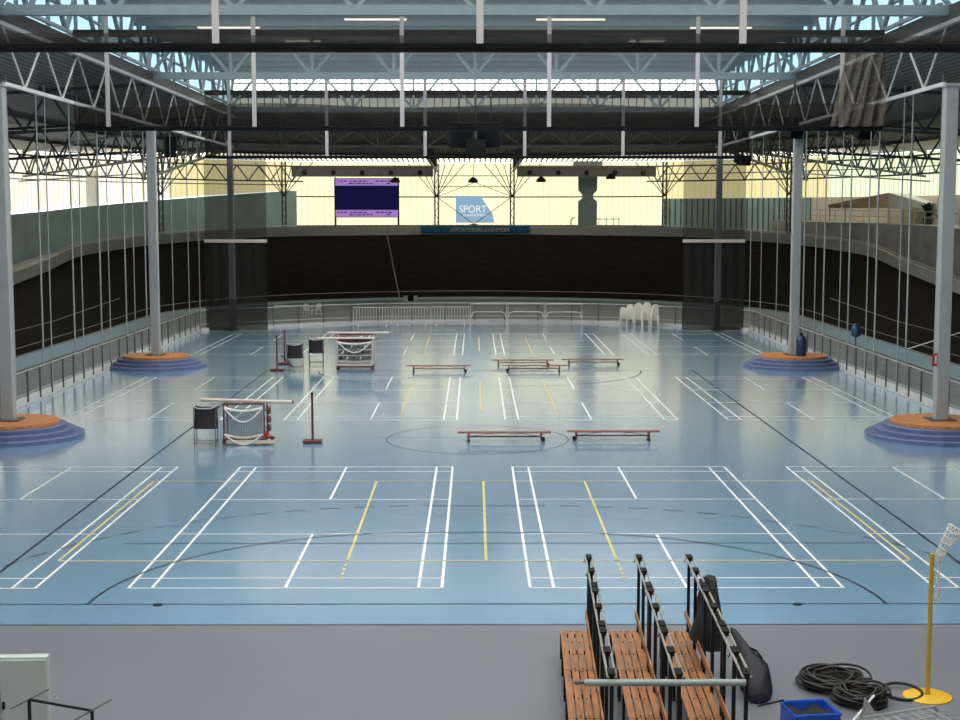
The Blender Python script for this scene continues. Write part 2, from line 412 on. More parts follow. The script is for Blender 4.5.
# roof round the lantern
ro = MB()
LX, LY0, LY1 = 15.3, 2.0, 90.6
ri = []
def roofpt(p):
    x, y = bowl(37.0, p); ix = max(-LX, min(LX, x)); iy = max(LY0, min(LY1, y))
    return (ix, iy, 13.75), (x, y, 12.25)
rows = []
for p in phis(-209, 389, 3):
    a, b = roofpt(p); rows.append([[a[i]+(b[i]-a[i])*t for i in range(3)] for t in (0, .25, .5, .75, 1)])
ro.grid(rows)
for (x0, x1, y0, y1) in ((-37, 37, -12.4, LY0),):
    ro.add([(x0, y0, 13.75), (x1, y0, 13.75), (x1, y1, 13.75), (x0, y1, 13.75)], [(0,1,2,3)])
def deck_material():
    m, nt, b = _nodes('ribbed_roof_deck'); b.inputs['Roughness'].default_value = 0.5
    tc = nt.nodes.new('ShaderNodeTexCoord'); w = nt.nodes.new('ShaderNodeTexWave'); w.inputs['Scale'].default_value = 0.8; w.bands_direction = 'X'
    r = nt.nodes.new('ShaderNodeValToRGB'); r.color_ramp.elements[0].color = (0.10, 0.095, 0.085, 1); r.color_ramp.elements[1].color = (0.26, 0.25, 0.22, 1)
    bp = nt.nodes.new('ShaderNodeBump'); bp.inputs['Strength'].default_value = 0.8; bp.inputs['Distance'].default_value = 0.1
    nt.links.new(tc.outputs['Object'], w.inputs['Vector']); nt.links.new(w.outputs['Fac'], r.inputs['Fac']); nt.links.new(r.outputs[0], b.inputs['Base Color'])
    nt.links.new(w.outputs['Fac'], bp.inputs['Height']); nt.links.new(bp.outputs[0], b.inputs['Normal']); return m
M['ribbed'] = deck_material()
roof = struct(ro.build('ceiling_lower', M['ribbed']), 'ribbed lower roof round the raised lantern')
rg_ = []
for p in phis(-30, 210, 2):
    a, b = roofpt(p); rg_.append([[a[i]+(b[i]-a[i])*t-(0.03 if i == 2 else 0) for i in range(3)] for t in (0.80, 0.97)])
wr = struct(MB().grid(rg_).build('window_90', M['eaves_light']), 'translucent strip in the lower roof along the eaves')
rb = MB()
for p in phis(-30, 210, 0.75):
    a, b = roofpt(p); u, w = [[a[i]+(b[i]-a[i])*t-(0.05 if i == 2 else 0) for i in range(3)] for t in (0.78, 0.98)]; rb.bar(u, w, 0.16, 0.05)
struct(rb.build('window_frame_ribs', M['dark_steel'], wr))
# purlins under the lower roof (rings)
pu = MB()
for t in (0.25, 0.5, 0.75):
    pts = []
    for p in phis(-60, 240, 4):
        a, b = roofpt(p); pts.append([a[i]+(b[i]-a[i])*t-(0.14 if i == 2 else 0) for i in range(3)])
    for u, w in zip(pts, pts[1:]): pu.bar(u, w, 0.14, 0.22)
struct(pu.build('ceiling_beam_purlins', M['dark_steel'], roof))
# lantern roof with strip lights and added glowing fill strips
lan = struct(MB().box(-LX-0.4, LX+0.4, LY0-0.3, LY1+0.4, 16.2, 16.35).build('ceiling_lantern', M['lantern_deck']), 'raised lantern roof over the infield')
rx = [(-12.6, -9.2), (-7.9, -4.2), (-1.8, 1.8), (4.2, 7.9), (9.2, 12.6)]
RL = [(61.9, 2.6, 5.6), (61.9, -5.6, -2.9), (64.6, -12.4, -9.6), (64.6, 9.6, 12.4), (69.6, -9.2, -7.4), (69.6, 7.4, 9.2)]
for (y, a, b) in RL:
    t = thing('strip_light', 'lit strip light under the lantern roof, %s' % {2.6: 'just right of centre', -5.6: 'just left of centre', -12.4: 'far out on the left', 9.6: 'far out on the right', -9.2: 'farthest of those on the left', 7.4: 'farthest of those on the right'}[a], 'lamp', ((a+b)/2, y, 15.55), 0, 'strip lights under the lantern roof')
    L = (b-a)/2
    MB().box(-L, L, -0.2, 0.2, 0.04, 0.14).build('housing', M['teal_steel'], t); MB().box(-L+0.03, L-0.03, -0.17, 0.17, 0.0, 0.04).build('tube', M['tube_light'], t)
    for x in (-L+0.2, L-0.2): MB().bar((x, 0, 0.14), (x, 0, 0.62), 0.02).build('hanger', M['teal_steel'], t)
lp = MB(); i = 0; y = 3.5
while y < 88.5:
    lp.box(-LX, LX, y-0.07, y+0.07, 15.62, 16.2); i += 1
    struct(MB().box(-14.0, 14.0, y+0.25, y+1.35, 16.17, 16.199).build('window_%d' % (10+i), M['fill_strip']))  # added glowing strips to brighten the hall, no actual windows
    y += 2.9
struct(lp.build('ceiling_beam_lantern_baffles', M['teal_steel'], lan))  # deep beams added as baffles, hiding the glowing strips from the camera
eb = MB()
for s in (-1, 1): eb.box(s*LX-0.2, s*LX+0.2, LY0, LY1, 13.35, 13.9)
eb.box(-LX, LX, LY1-0.15, LY1+0.15, 13.35, 13.75)
struct(eb.build('trim_1', M['dark_steel']), 'edge beam under the lantern glazing')
gi = MB()
for s in (-1, 1): gi.box(s*(LX-0.22)-0.1, s*(LX-0.22)+0.1, LY0, LY1, 13.25, 13.38)
struct(gi.build('trim_2', M['white_steel']))
for i, s in enumerate((-1, 1)):
    w = struct(MB().box(s*LX-0.01+s*0.15, s*LX+0.01+s*0.15, LY0, LY1, 13.9, 16.2).build('window_%d' % (6+i), M['glass']), ('left' if s < 0 else 'right')+' side glazing of the lantern showing pale sky')
    fr = MB()
    y = LY0
    while y < LY1:
        fr.box(s*LX+s*0.08, s*LX+s*0.22, y-0.03, y+0.03, 13.9, 16.2); y += 3.6
    fr.box(s*LX+s*0.08, s*LX+s*0.22, LY0, LY1, 15.0, 15.07)
    struct(fr.build('window_frame', M['teal_steel'], w))
w = struct(MB().box(-LX, LX, LY1+0.1, LY1+0.14, 14.75, 16.2).build('window_8', M['clerestory']), 'bright upper clerestory strip at the far end of the lantern')
w2 = struct(MB().box(-LX, LX, LY1+0.1, LY1+0.14, 13.75, 14.75).build('window_9', M['clerestory_low']), 'dull green lower clerestory strip at the far end of the lantern')
fr = MB()
for i in range(61):
    x = -LX+i*LX*2/60; fr.box(x-0.025, x+0.025, LY1, LY1+0.1, 13.75, 16.2)
fr.box(-LX, LX, LY1, LY1+0.1, 14.55, 14.95); fr.box(-LX, LX, LY1, LY1+0.1, 15.42, 15.5)
struct(fr.build('window_frame', M['dark_steel'], w))
struct(MB().box(-LX, LX, LY0-0.1, LY0, 13.75, 16.2).build('wall_lantern_near', M['lantern_deck']))

# ------------------------------------------------------------------ trusses
def truss(label, p0, p1, d0, d1, n, m, wc=0.16, ww=0.08, style='V', group=None, name='roof_truss', cat='truss', wm=None, tc=None, verticals=False):
    """p0,p1: ends of the bottom chord; d0,d1: depth at each end"""
    p0 = Vector(p0); p1 = Vector(p1); mid = (p0+p1)/2
    t = thing(name, label, cat, p0, 0, group, 'thing')
    q0 = Vector((0,0,0)); q1 = p1-p0
    bot = lambda f: q0+(q1-q0)*f
    top = lambda f: q0+(q1-q0)*f+Vector((0,0,d0+(d1-d0)*f))
    wm = wm or m
    MB().bar(bot(0), bot(1), wc, wc).build('bottom_chord', m, t)
    MB().bar(top(0), top(1), tc or wc, tc or wc).build('top_chord', m, t)
    segs = []
    for i in range(n):
        a, c, b = i/n, (i+0.5)/n, (i+1)/n
        if style == 'V': segs += [(top(a), bot(c)), (bot(c), top(b))]
        elif style == 'N': segs += [(bot(a), top(c)), (top(c), bot(b))]
        elif style == 'X': segs += [(bot(a), top(b)), (top(a), bot(b))]
    if verticals: segs += [(bot(i/n), top(i/n)) for i in range(n+1)]
    for a, b in segs: MB().bar(a, b, ww).build('web_member', wm, t)
    return t
ordn = ['nearest', 'second', 'third']
for i, y in enumerate((46.2, 67.8, 89.5)):
    truss('blue-grey lattice truss across the lantern above the '+['near', 'middle', 'far'][i]+' pair of columns', (-LX, y, 13.75), (LX, y, 13.75), 2.3, 2.3, 8, M['teal_steel'], 0.32, 0.14, 'N', 'trusses across the lantern', verticals=(i > 0))
for s, nm in ((-1, 'left'), (1, 'right')):
    for (a, b, w_) in ((46.2, 67.8, 'near to the middle'), (67.8, 89.5, 'middle to the far')):
        truss('white zigzag truss on the %s side from the %s column' % (nm, w_), (s*15.1, a, 11.45), (s*15.1, b, 11.45), 1.85, 1.85, 5, M['white_steel'], 0.12, 0.055, 'V', 'zigzag trusses along the column rows')
        truss('blue-grey V lattice before the %s lantern glass, %s column' % (nm, w_), (s*14.9, a, 13.95), (s*14.9, b, 13.95), 2.15, 2.15, 5, M['teal_steel'], 0.12, 0.15, 'V', 'lattices along the lantern glass')
truss('dark lattice truss below the far end of the lantern', (-LX, 90.2, 11.5), (LX, 90.2, 11.5), 1.9, 1.9, 10, M['dark_steel'], 0.15, 0.08, 'X', verticals=True)
for s, nm in ((-1, 'left'), (1, 'right')):
    for y, w_ in ((67.8, 'middle'), (89.5, 'far')):
        truss('dark side truss from the %s %s column out to the wall' % (w_, nm), (s*15.4, y, 11.45), (s*36.5, y, 10.3), 1.9, 1.8, 9, M['dark_steel'], 0.16, 0.1, 'V', 'dark trusses to the side walls')
    for ph, w_ in ((16, 'first'), (38, 'second')):
        x, y = bowl(36.4, ph)
        truss('dark radial truss, %s from the %s side, fanning to the bend' % (w_, nm), (s*15.4, 90.4, 11.45), (s*x, y, 10.2), 1.9, 1.9, 12, M['dark_steel'], 0.16, 0.1, 'V', 'dark radial trusses over the bend')
    truss('dark roof truss over the far track to the %s middle post' % nm, (s*3.5, 90.4, 11.45), (s*3.5, 131.8, 11.2), 1.9, 1.2, 12, M['dark_steel'], 0.16, 0.09, 'V', 'dark trusses over the far track')
    ph0 = 2
    for j in range(4):
        a = bowl(33.5, ph0+j*15); b = bowl(33.5, ph0+(j+1)*15)
        truss('dark zigzag girder below the %s bend roof, %s from the far windows' % (nm, ['fourth', 'third', 'second', 'first'][j]), (s*a[0], a[1], 10.25-0.0), (s*b[0], b[1], 10.25), 1.35, 1.35, 4, M['dark_steel'], 0.13, 0.09, 'V', 'girders round the bend')
    # inclined tie below
    a = bowl(34, 8); b = bowl(34, 40)
    o = MB().tube([(s*a[0], a[1], 9.7), (s*b[0], b[1], 10.9)], 0.06, 6).build('tie_rod', M['galv']); tag(o, 'long pale tie rod sloping across the %s bend windows' % nm, 'rod', kind='thing')

# ------------------------------------------------------------------ columns and plinths
def column(label, x, y, z0, z1, r, group):
    t = thing('steel_column', label, 'column', (x, y, z0), 0, group, 'thing')
    MB().box(-r, r, -r, r, 0, z1-z0).build('shaft', M['steel'], t, bevel=0.02)
    MB().box(-0.42, 0.42, -0.42, 0.42, 0, 0.035).build('base_plate', M['dark_steel'], t)
    MB().box(-r-0.05, r+0.05, -r-0.05, r+0.05, z1-z0-0.1, z1-z0).build('cap_plate', M['steel'], t)
    return t
def plinth(label, x, y):
    t = thing('column_plinth', label, 'plinth', (x, y, 0), 0, 'stepped column plinths')
    def oct_(r, k=0.36):
        return [(r*math.cos(a)*1.0, r*math.sin(a)*0.93) for a in [2*PI*i/24 for i in range(24)]]
    for i, r in enumerate((2.4, 2.1, 1.83)):
        b = MB().prism(oct_(r), i*0.145, (i+1)*0.145).build('step', M['plinth_blue'], t)
        pts = [(u, v, (i+1)*0.145-0.012) for u, v in oct_(r-0.01)]
        MB().tube(pts, 0.018, 5, True).build('nosing', M['nosing'], b)
    MB().prism(oct_(1.6), 0.435, 0.56).build('wooden_top', M['plinth_wood'], t, bevel=0.015)
    return t
for s, nm in ((-1, 'left'), (1, 'right')):
    for y, w_ in ((46.2, 'near'), (67.8, 'far')):
        column('tall light grey steel column on the %s %s stepped plinth' % (w_, nm), s*15.3, y, 0.56, 11.45, 0.2, 'tall columns on plinths')
        plinth('blue stepped plinth with orange wooden top under the %s %s column' % (w_, nm), s*15.3, y-0.0)
    column('grey steel column standing behind the hanging %s net curtain' % nm, s*15.3, 89.5, 0.0, 11.45, 0.18, 'columns behind the net curtains')

# ------------------------------------------------------------------ raised divider curtains
def curtain(label, y, zb, zt, hw, straps, strapw, zst, opts, fm='net_fold', bunch=False):
    t = thing('divider_curtain', label, 'curtain', (0.15, y, zb), 0, 'raised divider curtains')
    H = zt-zb
    rows = []
    nx, nz = 160, 12
    for j in range(nz+1):
        f = j/nz; row = []
        for i in range(nx+1):
            u = -1+2*i/nx; e = max(0, (abs(u)-0.80)/0.20)
            fold = 0.22*e*(1-0.4*f)*math.sin(u*95+f*2.2*(1 if u > 0 else -1))
            row.append((u*hw, fold+0.05*math.sin(u*30+f*2), f*H))
        rows.append(row)
    MB().grid(rows).build('net_sheet', M['net'], t, True)
    rows = []
    fh = opts
    for j in range(7):
        f = j/6; row = []
        for i in range(nx+1):
            u = -1+2*i/nx
            row.append((u*hw, -0.12-0.10*math.sin(f*PI)+0.04*math.sin(u*55+3*f), 0.02+f*(fh*(1+0.10*math.sin(u*9)))))
        rows.append(row)
    MB().grid(rows).build('folded_net', M[fm], t, True)
    if bunch:
        rows = []
        for j in range(25):
            f = j/24; row = []
            for i in range(61):
                u = i/60; x = hw-1.95*u*(0.55+0.45*(1-f*0.6)); ph = (u*1.95*2.3+f*0.9)*2*PI
                row.append((x, -0.34-0.13*math.sin(ph)*(1-u*0.6), 0.06+f*3.0*(1-0.10*u)))
            rows.append(row)
        MB().grid(rows).build('bunched_net', M['net_bunch'], t, True)
    MB().tube([(-hw, 0, 0), (hw, 0, 0)], 0.09, 10).build('bottom_bar', M['black'], t, True)
    MB().box(-hw, hw, -0.05, 0.05, H-0.1, H+0.16).build('top_bar', M['black_paint'], t)
    for x in [q-0.15 for q in straps]: MB().box(x-strapw/2, x+strapw/2, -0.26, -0.22, 0.05, zst-zb).build('lifting_strap', M['strap'], t)
    return t
curtain('nearest raised black net divider curtain, wider than the picture', 26.0, 10.27, 14.1, 14.75, (-9.3, -4.62, 0.09, 4.78, 9.4), 0.125, 15.5, 0.2)
curtain('second raised black net divider curtain with six grey straps and creased right end', 52.0, 10.37, 13.72, 14.6, (-13.2, -7.94, -2.62, 2.67, 8.0, 13.2), 0.15, 14.7, 0.8, bunch=True)
curtain('farthest raised black net divider curtain above the hanging side nets', 78.0, 10.37, 13.8, 14.8, (-13.3, -8.03, -2.7, 2.7, 8.03, 13.3), 0.17, 14.7, 1.65, 'net')
for s, nm in ((-1, 'left'), (1, 'right')):
    t = thing('net_curtain', 'grey see-through net curtain hanging to the floor at the far %s corner' % nm, 'curtain', (s*14.9, 88.75, 0), 0, 'hanging side nets')
    rows = []
    for j in range(9):
        f = j/8
        rows.append([(-1.93+3.86*i/40, 0.05*math.sin(i*0.9+f)+0.03*math.sin(i*2.3), 0.03+f*10.7) for i in range(41)])
    MB().grid(rows).build('net_sheet', M['net_side'], t, True)
    MB().box(-1.95, 1.95, -0.12, -0.06, 5.52, 5.72).build('batten', M['pale_wood'], t)
    rows = [[(-1.93+3.86*i/40, -0.09+0.06*math.sin(i*1.1), 0.03+f*(1.9+0.12*math.sin(i*0.5))) for i in range(41)] for f in (0, .33, .66, 1)]
    MB().grid(rows).build('bottom_band', M['net_side'], t, True)

# ------------------------------------------------------------------ side fences, net wires
def polyfence(label, pts, name, spacing, curb_h, out):
    t = thing(name, label, 'fence', (pts[0][0], pts[0][1], 0), 0, 'infield fences')
    P = [Vector((x-pts[0][0], y-pts[0][1], 0)) for x, y in pts]
    kb = MB()
    for a, b in zip(P, P[1:]): kb.bar(a+Vector((0,0,curb_h/2)), b+Vector((0,0,curb_h/2)), 0.16, curb_h)
    kb.build('kerb', M['kerb'], t)
    for z, r, nm, m in ((1.3, 0.035, 'top_rail', M['galv']), (0.42, 0.025, 'bottom_rail', M['galv'])):
        MB().tube([p+Vector((0,0,z))+out*0.0 for p in P], r, 8).build(nm, m, t, True)
    pn = MB()
    for a, b in zip(P, P[1:]):
        pn.add([a+Vector((0,0,0.46)), b+Vector((0,0,0.46)), b+Vector((0,0,1.26)), a+Vector((0,0,1.26))], [(0,1,2,3)])
    pn.build('mesh_panel', M['panel_net'], t)
    for a, b in zip(P, P[1:]):
        L = (b-a).length; n = max(1, int(round(L/spacing)))
        for i in range(n):
            p = a+(b-a)*(i/n)
            MB().box(-0.03, 0.03, -0.03, 0.03, 0.1, 1.3).build('post', M['dark_steel'], t, loc=p+out*0.1)
    return t
polyfence('long mesh fence on a white kerb along the left side of the courts', [(-17.25, 40.0), (-17.25, 88.5)], 'side_fence', 1.55, 0.34, Vector((1,0,0)))
polyfence('long mesh fence on a white kerb along the right side of the courts', [(17.25, 40.0), (17.25, 88.5)], 'side_fence', 1.55, 0.34, Vector((-1,0,0)))
polyfence('low mesh fence curving across the far end of the courts', FARFLOOR, 'end_fence', 2.2, 0.2, Vector((0,-1,0)))
oth = ['first', 'second', 'third', 'fourth', 'fifth', 'sixth', 'seventh', 'eighth', 'ninth', 'tenth']
wy = [52.6, 57.2, 61.9, 66.5, 71.4, 75.9, 80.5, 85.0, 88.3]
for s, nm in ((-1, 'left'), (1, 'right')):
    for i, y in enumerate(wy):
        o = MB().tube([(0, 0, 0.36), (0, 0, 12.4)], 0.026, 6).build('net_wire', M['steel'], loc=(s*17.12, y, 0))
        tag(o, 'thin pale vertical net wire along the %s fence, %s beyond the near column' % (nm, oth[i]), 'wire', 'net wires by the fences', 'thing')
        if i > 5: continue
        o = MB().tube([(0, 0, -0.06), (0, 0, 2.2), (0, 0, 12.2)], 0.038, 6).build('net_post', M['galv'], loc=(s*17.95, y+1.6, 0))
        tag(o, 'slim grey net post behind the %s fence, %s beyond the near column' % (nm, oth[i]), 'post', 'slim net posts behind the fences', 'thing')

# crowd barriers in front of the far fence
def barrier_a(label, x, y):
    t = thing('crowd_barrier', label, 'barrier', (x, y, 0), 0, 'metal barriers before the far fence')
    w = 2.45
    MB().tube([(0,0,0.1), (0,0,1.2), (w,0,1.2), (w,0,0.1)], 0.028, 6).build('frame', M['pale_metal'], t)
    MB().tube([(0,0,0.3), (w,0,0.3)], 0.02, 6).build('lower_rail', M['pale_metal'], t)
    for i in range(1, 13): MB().tube([(i*w/13,0,0.3), (i*w/13,0,1.2)], 0.014, 5).build('bar', M['pale_metal'], t)
    for q in (0.3, w-0.3): MB().bar((q,-0.3,0.03), (q,0.3,0.03), 0.05, 0.06).build('foot', M['pale_metal'], t); 
    for q in (0.3, w-0.3): MB().bar((q,0,0.03), (q,0,0.3), 0.035).build('foot_stem', M['pale_metal'], t)
    return t
for i, (x, y) in enumerate(((-7.95, 92.8), (-5.4, 93.1), (-2.85, 93.3))):
    barrier_a('galvanised crowd barrier with upright bars, %s from the left at the far end' % oth[i], x, y)
for i, (x, y) in enumerate(((-0.3, 94.2), (2.2, 94.2), (4.7, 94.0))):
    t = thing('hurdle_frame', 'pale open metal frame with curved lower rail, %s from the left' % oth[i], 'barrier', (x, y, 0), 0, 'open frames before the far fence')
    w = 2.4
    MB().tube([(0,0,0.02), (0,0,1.35), (w,0,1.35), (w,0,0.02)], 0.032, 6).build('frame', M['pale_metal'], t)
    MB().tube([(0.05,0,0.45), (0.12,0,0.75), (0.35,0,0.82), (w-0.35,0,0.82), (w-0.12,0,0.75), (w-0.05,0,0.45)], 0.03, 6).build('curved_rail', M['cord'], t)
    for q in (0, w): MB().bar((q,-0.35,0.03), (q,0.35,0.03), 0.06).build('foot', M['pale_metal'], t)

# ------------------------------------------------------------------ gym benches
def gym_bench(label, x0, y, flip):
    L = 3.0
    t = thing('gymnastics_bench', label, 'bench', (x0+L/2, y, 0), PI if flip else 0, 'gymnastics benches on the courts')
    MB().box(-L/2, L/2, -0.13, 0.13, 0.265, 0.30).build('seat_board', M['gym_red'], t, bevel=0.008)
    MB().box(-L/2+0.3, L/2-0.3, -0.04, 0.04, 0.13, 0.165).build('balance_beam', M['post_red'], t)
    for x, w in ((-L/2+0.35, 0), (L/2-0.3, 1)):
        l = MB().box(x-0.03, x+0.03, -0.12, 0.12, 0.03, 0.265)
        leg = l.build('leg', M['post_red'], t)
        if w:
            for yy in (-0.11, 0.11): MB().lathe([(0.06, -0.02), (0.06, 0.02)], 14).build('wheel', M['black'], leg, loc=(x+0.06, yy, 0.06)).rotation_euler = (PI/2, 0, 0)
        else: MB().box(x-0.05, x+0.05, -0.14, 0.14, 0, 0.03).build('rubber_foot', M['black'], leg)
    for x in (-0.36, 0.42): MB().box(x-0.012, x+0.012, -0.04, 0.04, 0.165, 0.265).build('strut', M['post_red'], t)
    for a, b in (((-L/2+0.36, 0, 0.15), (-0.36, 0, 0.255)), ((L/2-0.3, 0, 0.15), (0.42, 0, 0.255))): MB().bar(a, b, 0.016).build('brace', M['post_red'], t)
    return t
gym_bench('red gymnastics bench, left one of the nearer two on the court', -0.56, 45.3, False)
gym_bench('red gymnastics bench, right one of the nearer two on the court', 2.98, 45.5, True)
gym_bench('red gymnastics bench standing alone, left of the farther four', -3.2, 65.5, False)
gym_bench('red gymnastics bench behind another one, back of the farther overlapping two', 0.78, 68.1, False)
gym_bench('red gymnastics bench in front of another one, front of the farther overlapping two', 1.27, 65.6, True)
gym_bench('red gymnastics bench, rightmost of the farther four', 4.2, 68.4, False)

# ------------------------------------------------------------------ ball bins
def ball_bin(label, x, y, rz, h=1.27):
    t = thing('ball_bin', label, 'bin', (x, y, 0), rz, 'black bag bins on legs')
    rows = []; zb = h*0.45
    for j in range(7):
        f = j/6; row = []
        for i in range(33):
            a = 2*PI*i/32; c, s_ = math.cos(a), math.sin(a)
            u = math.copysign(abs(c)**0.55, c)*(0.345+0.03*(1-f)-0.02*math.sin(f*PI)); v = math.copysign(abs(s_)**0.55, s_)*(0.27-0.02*math.sin(f*PI))
            row.append((u, v, zb+f*(h-zb)-(0.07*(1-c*c) if j == 6 else 0)))
        rows.append(row)
    b = MB().grid(rows); b.add(rows[0][:-1], [tuple(range(32))]); b.build('bag', M['bin'], t, True)
    MB().tube([(p[0], p[1], p[2]+0.015) for p in rows[-1][:-1]], 0.02, 6, True).build('rim', M['grey_plastic'], t, True)
    for sx in (-1, 1):
        for sy in (-1, 1): MB().tube([(sx*0.33, sy*0.24, 0.0), (sx*0.34, sy*0.24, h)], 0.016, 6).build('leg', M['dark_steel'], t)
    for sy in (-1, 1): MB().tube([(-0.33, sy*0.24, 0.12), (0.33, sy*0.24, 0.12)], 0.013, 6).build('crossbar', M['dark_steel'], t)
    for sx in (-1, 1): MB().tube([(sx*0.33, -0.24, 0.2), (sx*0.33, 0.24, 0.2)], 0.013, 6).build('crossbar', M['dark_steel'], t)
    return t
ball_bin('black bag bin on thin legs beside the near net trolley', -8.5, 44.4, 0.03)
ball_bin('black bag bin on thin legs beside the leaning far post', -8.46, 66.4, -0.1, 1.24)
ball_bin('black bag bin on thin legs beside the far net trolley', -7.72, 68.7, 0.05, 1.28)

# ------------------------------------------------------------------ net trolleys, poles, posts
def trolley(label, x, y, w, h, tiers):
    t = thing('net_trolley', label, 'trolley', (x, y, 0), 0, 'net trolleys')
    for sx in (-1, 1):
        for sy in (-0.35, 0.35): MB().bar((sx*w/2, sy, 0.12), (sx*w/2, sy, h+(0.22 if tiers and sy > 0 else 0.05)), 0.045).build('upright', M['post_red'] if not tiers else M['pale_wood'], t)
    for sy in (-0.35, 0.35):
        MB().bar((-w/2, sy, h+(0.22 if tiers and sy > 0 else 0.05)), (w/2, sy, h+(0.22 if tiers and sy > 0 else 0.05)), 0.05).build('top_rail', M['post_red'], t)
        MB().bar((-w/2-0.05, sy, 0.15), (w/2+0.1, sy, 0.15), 0.07).build('bottom_rail', M['post_red'], t)
    for sx in (-1, 1):
        for sy in (-0.35, 0.35): MB().lathe([(0.06, -0.03), (0.06, 0.03)], 12).build('wheel', M['post_red'], t, loc=(sx*w/2, sy, 0.06)).rotation_euler = (PI/2, 0, 0)
    # hanging net: real lattice of cords
    nt = MB()
    nx = 22; nz = 17
    def P(u, f):
        sag = 0.08*math.sin(u*PI)*(1-f)
        return ((u-0.5)*(w-0.1), -0.40-0.06*math.sin(u*PI), 0.26+f*(h-0.34)-sag)
    for i in range(nx+1): nt.tube([P(i/nx, f/8) for f in range(9)], 0.011, 4)
    for j in range(nz+1): nt.tube([P(i/10, j/nz) for i in range(11)], 0.011, 4)
    nt.build('net', M['net_cord'], t)
    # white tape swags
    def swag(za, dip, y_, rr=0.03):
        return MB().tube([((u/12-0.5)*(w-0.08), y_, za-dip*math.sin(u/12*PI)) for u in range(13)], rr, 6)
    swag(h-0.06, h*0.36, -0.50).build('tape', M['cord'], t, True)
    swag(h-0.06, 0.10, -0.46, 0.045).build('tape', M['cord'], t, True)
    if not tiers:
        swag(0.36, 0.33, -0.52).build('tape', M['cord'], t, True); swag(0.34, 0.10, -0.47, 0.04).build('tape', M['pale_wood'], t, True)
        for k_ in range(3):
            MB().lathe([(0.10, -0.05), (0.13, 0), (0.10, 0.05)], 14).build('reel', M['post_red'], t, loc=(w/2+0.17, -0.38, 0.55+k_*0.28)).rotation_euler = (0, PI/2, 0)
            MB().bar((w/2, -0.36, 0.55+k_*0.28), (w/2+0.16, -0.38, 0.55+k_*0.28), 0.03).build('reel_arm', M['post_red'], t)
        MB().box(-w/2+0.1, w/2+0.3, -0.5, -0.2, 0.06, 0.16).build('base_board', M['pale_wood'], t)
        for k_, (dx, dz, m_) in enumerate(((0.02, 0.26, 'red'), (0.16, 0.28, 'red'), (0.28, 0.23, 'post_red'), (0.10, 0.38, 'red'))):
            MB().lathe([(0.04, -0.06), (0.08, -0.03), (0.085, 0.0), (0.08, 0.03), (0.04, 0.06)], 12).build('clamp', M[m_], t, loc=(w/2+dx-0.02, -0.42, dz))
    else:
        for k_ in range(4):
            z = 0.42+k_*0.27
            b = MB().bar((-w/2, -0.44, z), (w/2, -0.44, z), 0.035).build('shelf_rail', M['pale_wood'], t)
            MB().tube([(-w/2+0.06+w*u/12*0.92, -0.1+0.04*math.sin(u*1.7+k_), z+0.12+0.02*math.sin(u*2.3+k_*2)) for u in range(13)], 0.115, 9).build('rolled_net', M['net_roll'], t, True)
        for k_ in range(12):
            q = MB().tube([(-w/2+0.1+0.11*k_, -0.42, 0.5+0.27*(k_ % 3)), (-w/2+0.2+0.10*k_, -0.47, 0.62+0.27*(k_ % 3))], 0.035, 6).build('rolled_tape', M['cord' if k_ % 2 else 'bin'], t)
        MB().box(-w/2, w/2, -0.5, 0.4, 0.2, 0.28).build('base_board', M['pale_wood'], t)
        MB().box(w/2+0.1, w/2+0.16, -0.1, 0.0, 0.1, h).build('side_post', M['grey_plastic'], t)
    return t
trolley('red trolley draped with white-taped nets, nearer of the two trolleys', -7.33, 44.95, 1.28, 1.25, False)
trolley('pale trolley stacked with rolled nets under two poles, farther of the two', -5.65, 66.7, 1.62, 1.38, True)
def pole(label, p, q, r):
    p, q = Vector(p), Vector(q)
    t = thing('round_pole', label, 'pole', p, 0, 'poles lying on the trolleys')
    MB().tube([Vector((0,0,0)), q-p], r, 10).build('shaft', M['pale_wood'], t, True)
    d = (q-p).normalized(); MB().tube([q-p, q-p+d*0.05], r*1.1, 10).build('end_cap', M['dark_steel'], t)
pole('pale pole lying across the top of the near net trolley', (-8.72, 44.75, 1.42), (-5.80, 44.65, 1.36), 0.055)
pole('pale pole lying on the far trolley, nearer and lower one', (-7.42, 66.45, 1.47), (-4.68, 66.45, 1.47), 0.06)
pole('pale pole lying on the far trolley, farther and higher one', (-7.0, 67.1, 1.68), (-4.05, 67.1, 1.68), 0.06)
def bpost(label, x, y, h):
    t = thing('badminton_post', label, 'post', (x, y, 0), 0, 'dark red badminton posts')
    MB().box(-0.036, 0.036, -0.036, 0.036, 0.08, h).build('upright', M['post_red'], t)
    MB().box(-0.3, 0.3, -0.2, 0.2, 0.02, 0.1).build('base_weight', M['post_red'], t, bevel=0.015)
    for q in (-0.24, 0.24): MB().lathe([(0.045, -0.02), (0.045, 0.02)], 12).build('wheel', M['black'], t, loc=(q, 0.22, 0.045)).rotation_euler = (PI/2, 0, 0)
    MB().box(-0.045, 0.045, -0.045, 0.045, h, h+0.04).build('cap', M['black'], t)
    return t
bpost('dark red badminton post on weighted base right of the near trolley', -5.2, 44.95, 1.58)
bpost('dark red badminton post on weighted base left of the far bins', -9.24, 65.9, 1.62)
bpost('dark red badminton post half hidden behind another post, left of the far bins', -9.26, 68.7, 1.62)
o = MB().bar((-9.25, 67.6, 0.55), (-8.6, 66.5, 0.15), 0.05).build('strut_bar', M['black_paint']); tag(o, 'short dark bar leaning between the far post and the bin', 'bar')
tag(MB().tube([(-7.55, 121.4, 5.9), (-6.25, 118.4, 0.05)], 0.05, 8).build('lean_pole', M['galv']), 'thin grey pole leaning against the dark far banking', 'pole')

